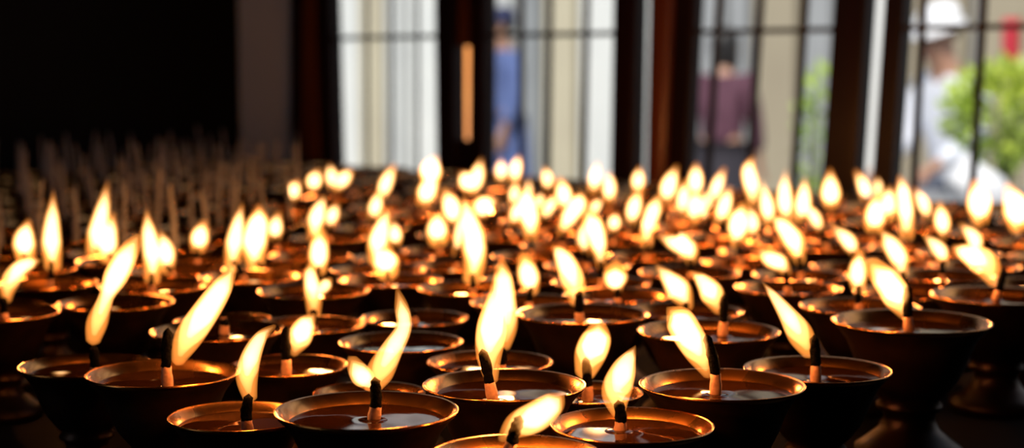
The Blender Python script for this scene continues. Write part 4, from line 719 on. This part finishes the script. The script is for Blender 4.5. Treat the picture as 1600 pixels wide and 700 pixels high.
person((2.0, 7.15, GROUND), math.radians(-62), 'person in a white cap and white shirt outside the rightmost window bay', M_shirtw, M_slate,
       pose(.5, .3, dict(el_l=(.21, -.14, 1.12), wr_l=(.16, -.32, 1.00), el_r=(-.21, -.14, 1.12), wr_r=(-.16, -.32, 1.00))), headgear=('cap', CAP, .1, M_bagc), scale=.98)
person((1.31, 10.0, GROUND), math.radians(150), 'person in a maroon jacket and dark skirt, far off in the third window bay', M_maroon, M_darkcl,
       pose(.1), robe=True, scale=.97, long_hair=True)
person((-.03, 12.0, GROUND), math.radians(-75), 'person in a blue robe and dark blue cap, left side of the second window bay', M_blue, M_blue,
       pose(.15, 0, dict(el_r=(-.19, -.16, 1.16), wr_r=(-.10, -.34, 1.20))), robe=True, headgear=('cap', [(0, .10), (.05, .098), (.09, .075), (.103, .04), (.105, .0), (.11, -.004), (.092, -.006)], 0, M_navy), scale=1.08)

# ------------------------------------------------------------------ lamp table
root = empty('lamp_table'); root.rotation_euler = (0, 0, ROT); tag(root, 'long black lacquered table under the windows, crowded with butter lamps', 'table')
TU0, TU1, TV0, TV1 = -2.40, -.375, .425, 1.865
bm = bmesh.new(); add_box(bm, (TU0, TV0, .715), (TU1, TV1, .75)); bev(obj('table_top', bm, M_table, root, smooth=False), .004)
bm = bmesh.new()
for lo, hi in (((TU0+.06, TV0+.05, .62), (TU1-.06, TV0+.07, .715)), ((TU0+.06, TV1-.07, .62), (TU1-.06, TV1-.05, .715)), ((TU0+.05, TV0+.06, .62), (TU0+.07, TV1-.06, .715)), ((TU1-.07, TV0+.06, .62), (TU1-.05, TV1-.06, .715))): add_box(bm, lo, hi)
obj('apron', bm, M_table, root, smooth=False)
for u_ in (TU0+.09, TU1-.09):
    for v_ in (TV0+.09, TV1-.09):
        bm = bmesh.new(); add_prism(bm, [(u_-.025, v_-.025, 0), (u_+.025, v_-.025, 0), (u_+.025, v_+.025, 0), (u_-.025, v_+.025, 0)], [(u_-.035, v_-.035, .715), (u_+.035, v_-.035, .715), (u_+.035, v_+.035, .715), (u_-.035, v_+.035, .715)])
        bev(obj('leg', bm, M_table, root, smooth=False))

# ------------------------------------------------------------------ butter lamps
OUT = [(0, .0), (.0255, 0), (.0275, .002), (.0272, .005), (.022, .009), (.0155, .0145), (.0128, .020), (.0135, .0235), (.0165, .0255), (.0165, .0275), (.0145, .0295),
       (.0190, .034), (.0240, .0405), (.0275, .048), (.0300, .055), (.0325, .0605), (.0358, .0650), (.0390, .0682), (.0400, .0696), (.0402, .0702), (.0397, .0706),
       (.0385, .0700), (.0362, .0678), (.0340, .0655), (.0322, .0620), (.030, .057), (.0265, .052), (.018, .048), (0, .0465)]
bm = bmesh.new(); add_lathe(bm, OUT, 56); bmesh.ops.recalc_face_normals(bm, faces=bm.faces)
bowl_me = bpy.data.meshes.new('bowl'); bm.to_mesh(bowl_me); bm.free(); bowl_me.materials.append(M_brass); bowl_me.materials.append(M_brass_dark)
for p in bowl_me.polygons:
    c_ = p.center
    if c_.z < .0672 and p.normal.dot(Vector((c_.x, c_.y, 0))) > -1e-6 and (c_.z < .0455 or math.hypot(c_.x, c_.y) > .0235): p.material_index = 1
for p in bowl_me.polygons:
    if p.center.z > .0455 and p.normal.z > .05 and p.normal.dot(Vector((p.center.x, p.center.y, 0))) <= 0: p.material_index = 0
bm = bmesh.new(); add_lathe(bm, [(0, .0655), (.004, .0659), (.008, .0656), (.022, .0655), (.0305, .0655), (.0328, .0658), (.0336, .0656), (.0325, .0632), (.029, .0575), (.022, .0545), (0, .0535)], 48); bmesh.ops.recalc_face_normals(bm, faces=bm.faces)
oil_me = bpy.data.meshes.new('butter'); bm.to_mesh(oil_me); bm.free(); oil_me.materials.append(M_oil)
for me in (bowl_me, oil_me):
    for p in me.polygons: p.use_smooth = True
GROUPS = dict(near='butter lamps in the front rows', lit='lit butter lamps crowding the table', tall='unlit lamps with tall pale wicks', unlit='unlit lamps between the burning ones')
LIGHT_W = .115
for kind, label, x, y, s, wb, tip, fy, flames in LAMPS:
    root = empty('butter_lamp', (x, y, .75)); root.scale = (s, s, s)
    root.rotation_euler = (0, 0, 0)
    tag(root, label, 'lamp', GROUPS[kind])
    bowl = link(bpy.data.objects.new('bowl', bowl_me), root); bowl.rotation_euler = (0, 0, random.uniform(0, 6.28))
    link(bpy.data.objects.new('butter', oil_me), root)
    a = Vector((wb[0]/1000/s, wb[1]/1000/s, .0625)); t = Vector((tip[0]/1000/s, tip[1]/1000/s, tip[2]/1000/s))
    near = kind == 'near'; n = 12 if near else 8
    r0 = .0025/s if near else (.0023 if kind != 'tall' else .0030)
    mid = a.lerp(t, .5) + Vector((random.uniform(-.0015, .0015), random.uniform(-.001, .001), 0)) + Vector((a.x-t.x, 0, 0))*.22
    pts = [Vector(q) for q in catmull([tuple(a), tuple(mid), tuple(t)], 14)]
    if kind == 'tall':
        b = bmesh.new(); add_tube(b, pts, [r0*(1.45-.95*i/14) for i in range(15)], n, .06); obj('wick', b, M_dry, root)
    else:
        cut = 6 if flames else 10
        b = bmesh.new(); add_tube(b, pts[:cut+1], [r0*(1.25-.2*i/cut)*(1.0+.05*math.sin(i*2.1)) for i in range(cut+1)], n, .05); w = obj('wick', b, M_wick, root)
        rad = [r0*(.98+.10*math.sin((i-cut)/(14-cut)*PI)-.15*(i-cut)/(14-cut)+random.uniform(-.08, .08)) for i in range(cut, 15)]; rad[-1] *= .55
        b = bmesh.new(); add_tube(b, pts[cut:], rad, n, .13); obj('charred_tip', b, M_char, w)
        # the melted collar where the wick leaves the butter
        if near:
            b = bmesh.new(); add_lathe(b, [(r0*1.15, .0664), (r0*1.6, .0663), (r0*2.5, .0659), (r0*2.8, .0654)], 20); o = obj('butter_collar', b, M_oil, w); o.location = (a.x, a.y, 0)
    cen = []
    for q, sp_ in enumerate(flames):
        k = 1/1000/s
        P = catmull([(p[0]*k, p[1]*k, p[2]*k) for p in sp_], 22 if near else 14)
        b = bmesh.new(); m_ = len(P)
        ph = random.uniform(0, 6)
        yy = [fy*k + .0006*math.sin(i*.5+ph) + (.0042 if near else .003)*max(0, 1-2*i/m_) for i in range(m_)]
        add_tube(b, [(p[0], yy[i], p[1]) for i, p in enumerate(P)], [max(p[2], .0004) for p in P], 16 if near else 12, squash=.85)
        bmesh.ops.recalc_face_normals(b, faces=b.faces)
        me = bpy.data.meshes.new('flame'); b.to_mesh(me); b.free(); me.materials.append(M_flame)
        for p in me.polygons: p.use_smooth = True
        fo = link(bpy.data.objects.new('flame', me), root)
        for nm, mt_, fr_, st_, en_ in (('flame_body', M_body, .95, .10 if near else .06, .96), ('flame_core', M_core, .72, .24 if near else .14, .86)):
            i0, i1 = int(round(m_*(st_ if q == 0 else .06))), int(round(m_*en_))
            core = P[i0:i1]; nc = len(core)
            b = bmesh.new()
            add_tube(b, [(p[0], yy[i+i0], p[1]) for i, p in enumerate(core)],
                     [max(p[2]*fr_*min(1, .30+i/nc*2.6, .25+(nc-1-i)/nc*3.4), .0003) for i, p in enumerate(core)], 16 if near else 12, squash=.85)
            bmesh.ops.recalc_face_normals(b, faces=b.faces); obj(nm, b, mt_, fo)
        cen.append(Vector((P[m_//2][0], fy*k, P[m_//2][1])))
    if flames:
        ld = bpy.data.lights.new('flame_glow', 'POINT'); ld.color = (1, .35, .075); ld.energy = LIGHT_W*(1.2 if near else 1.0); ld.shadow_soft_size = .005
        link(bpy.data.objects.new('flame_glow', ld), root).location = cen[0]

# ------------------------------------------------------------------ daylight
w = bpy.data.worlds.new('World'); scene.world = w; w.use_nodes = True
bg = w.node_tree.nodes['Background']; bg.inputs['Color'].default_value = (.72, .84, 1, 1); bg.inputs['Strength'].default_value = .75
sd = bpy.data.lights.new('sun', 'SUN'); sd.energy = 4.2; sd.angle = .009; sd.color = (1, .95, .86)
so = link(bpy.data.objects.new('sun', sd)); d = (VB*.62 - UB*.30 + Vector((0, 0, -.72))).normalized()
so.rotation_euler = d.to_track_quat('-Z', 'Y').to_euler()

# ------------------------------------------------------------------ camera
cam = bpy.data.cameras.new('camera'); co = link(bpy.data.objects.new('camera', cam))
co.location = (0, 0, .97); co.rotation_euler = (PI/2 - math.atan(245/2500), 0, 0)
cam.sensor_width = 36; cam.lens = 36*2500/1600; cam.clip_start = .02
cam.dof.use_dof = True; cam.dof.focus_distance = .735; cam.dof.aperture_fstop = 7.0
scene.camera = co

scene.view_settings.view_transform = 'Standard'; scene.view_settings.look = 'None'
scene.view_settings.gamma = 1; scene.view_settings.exposure = 0; scene.view_settings.use_curve_mapping = False
cy = scene.cycles
cy.use_denoising = True
cy.transparent_max_bounces = 128; cy.max_bounces = 8; cy.diffuse_bounces = 3; cy.glossy_bounces = 4; cy.volume_bounces = 0
cy.sample_clamp_indirect = 6; cy.caustics_reflective = False; cy.caustics_refractive = False
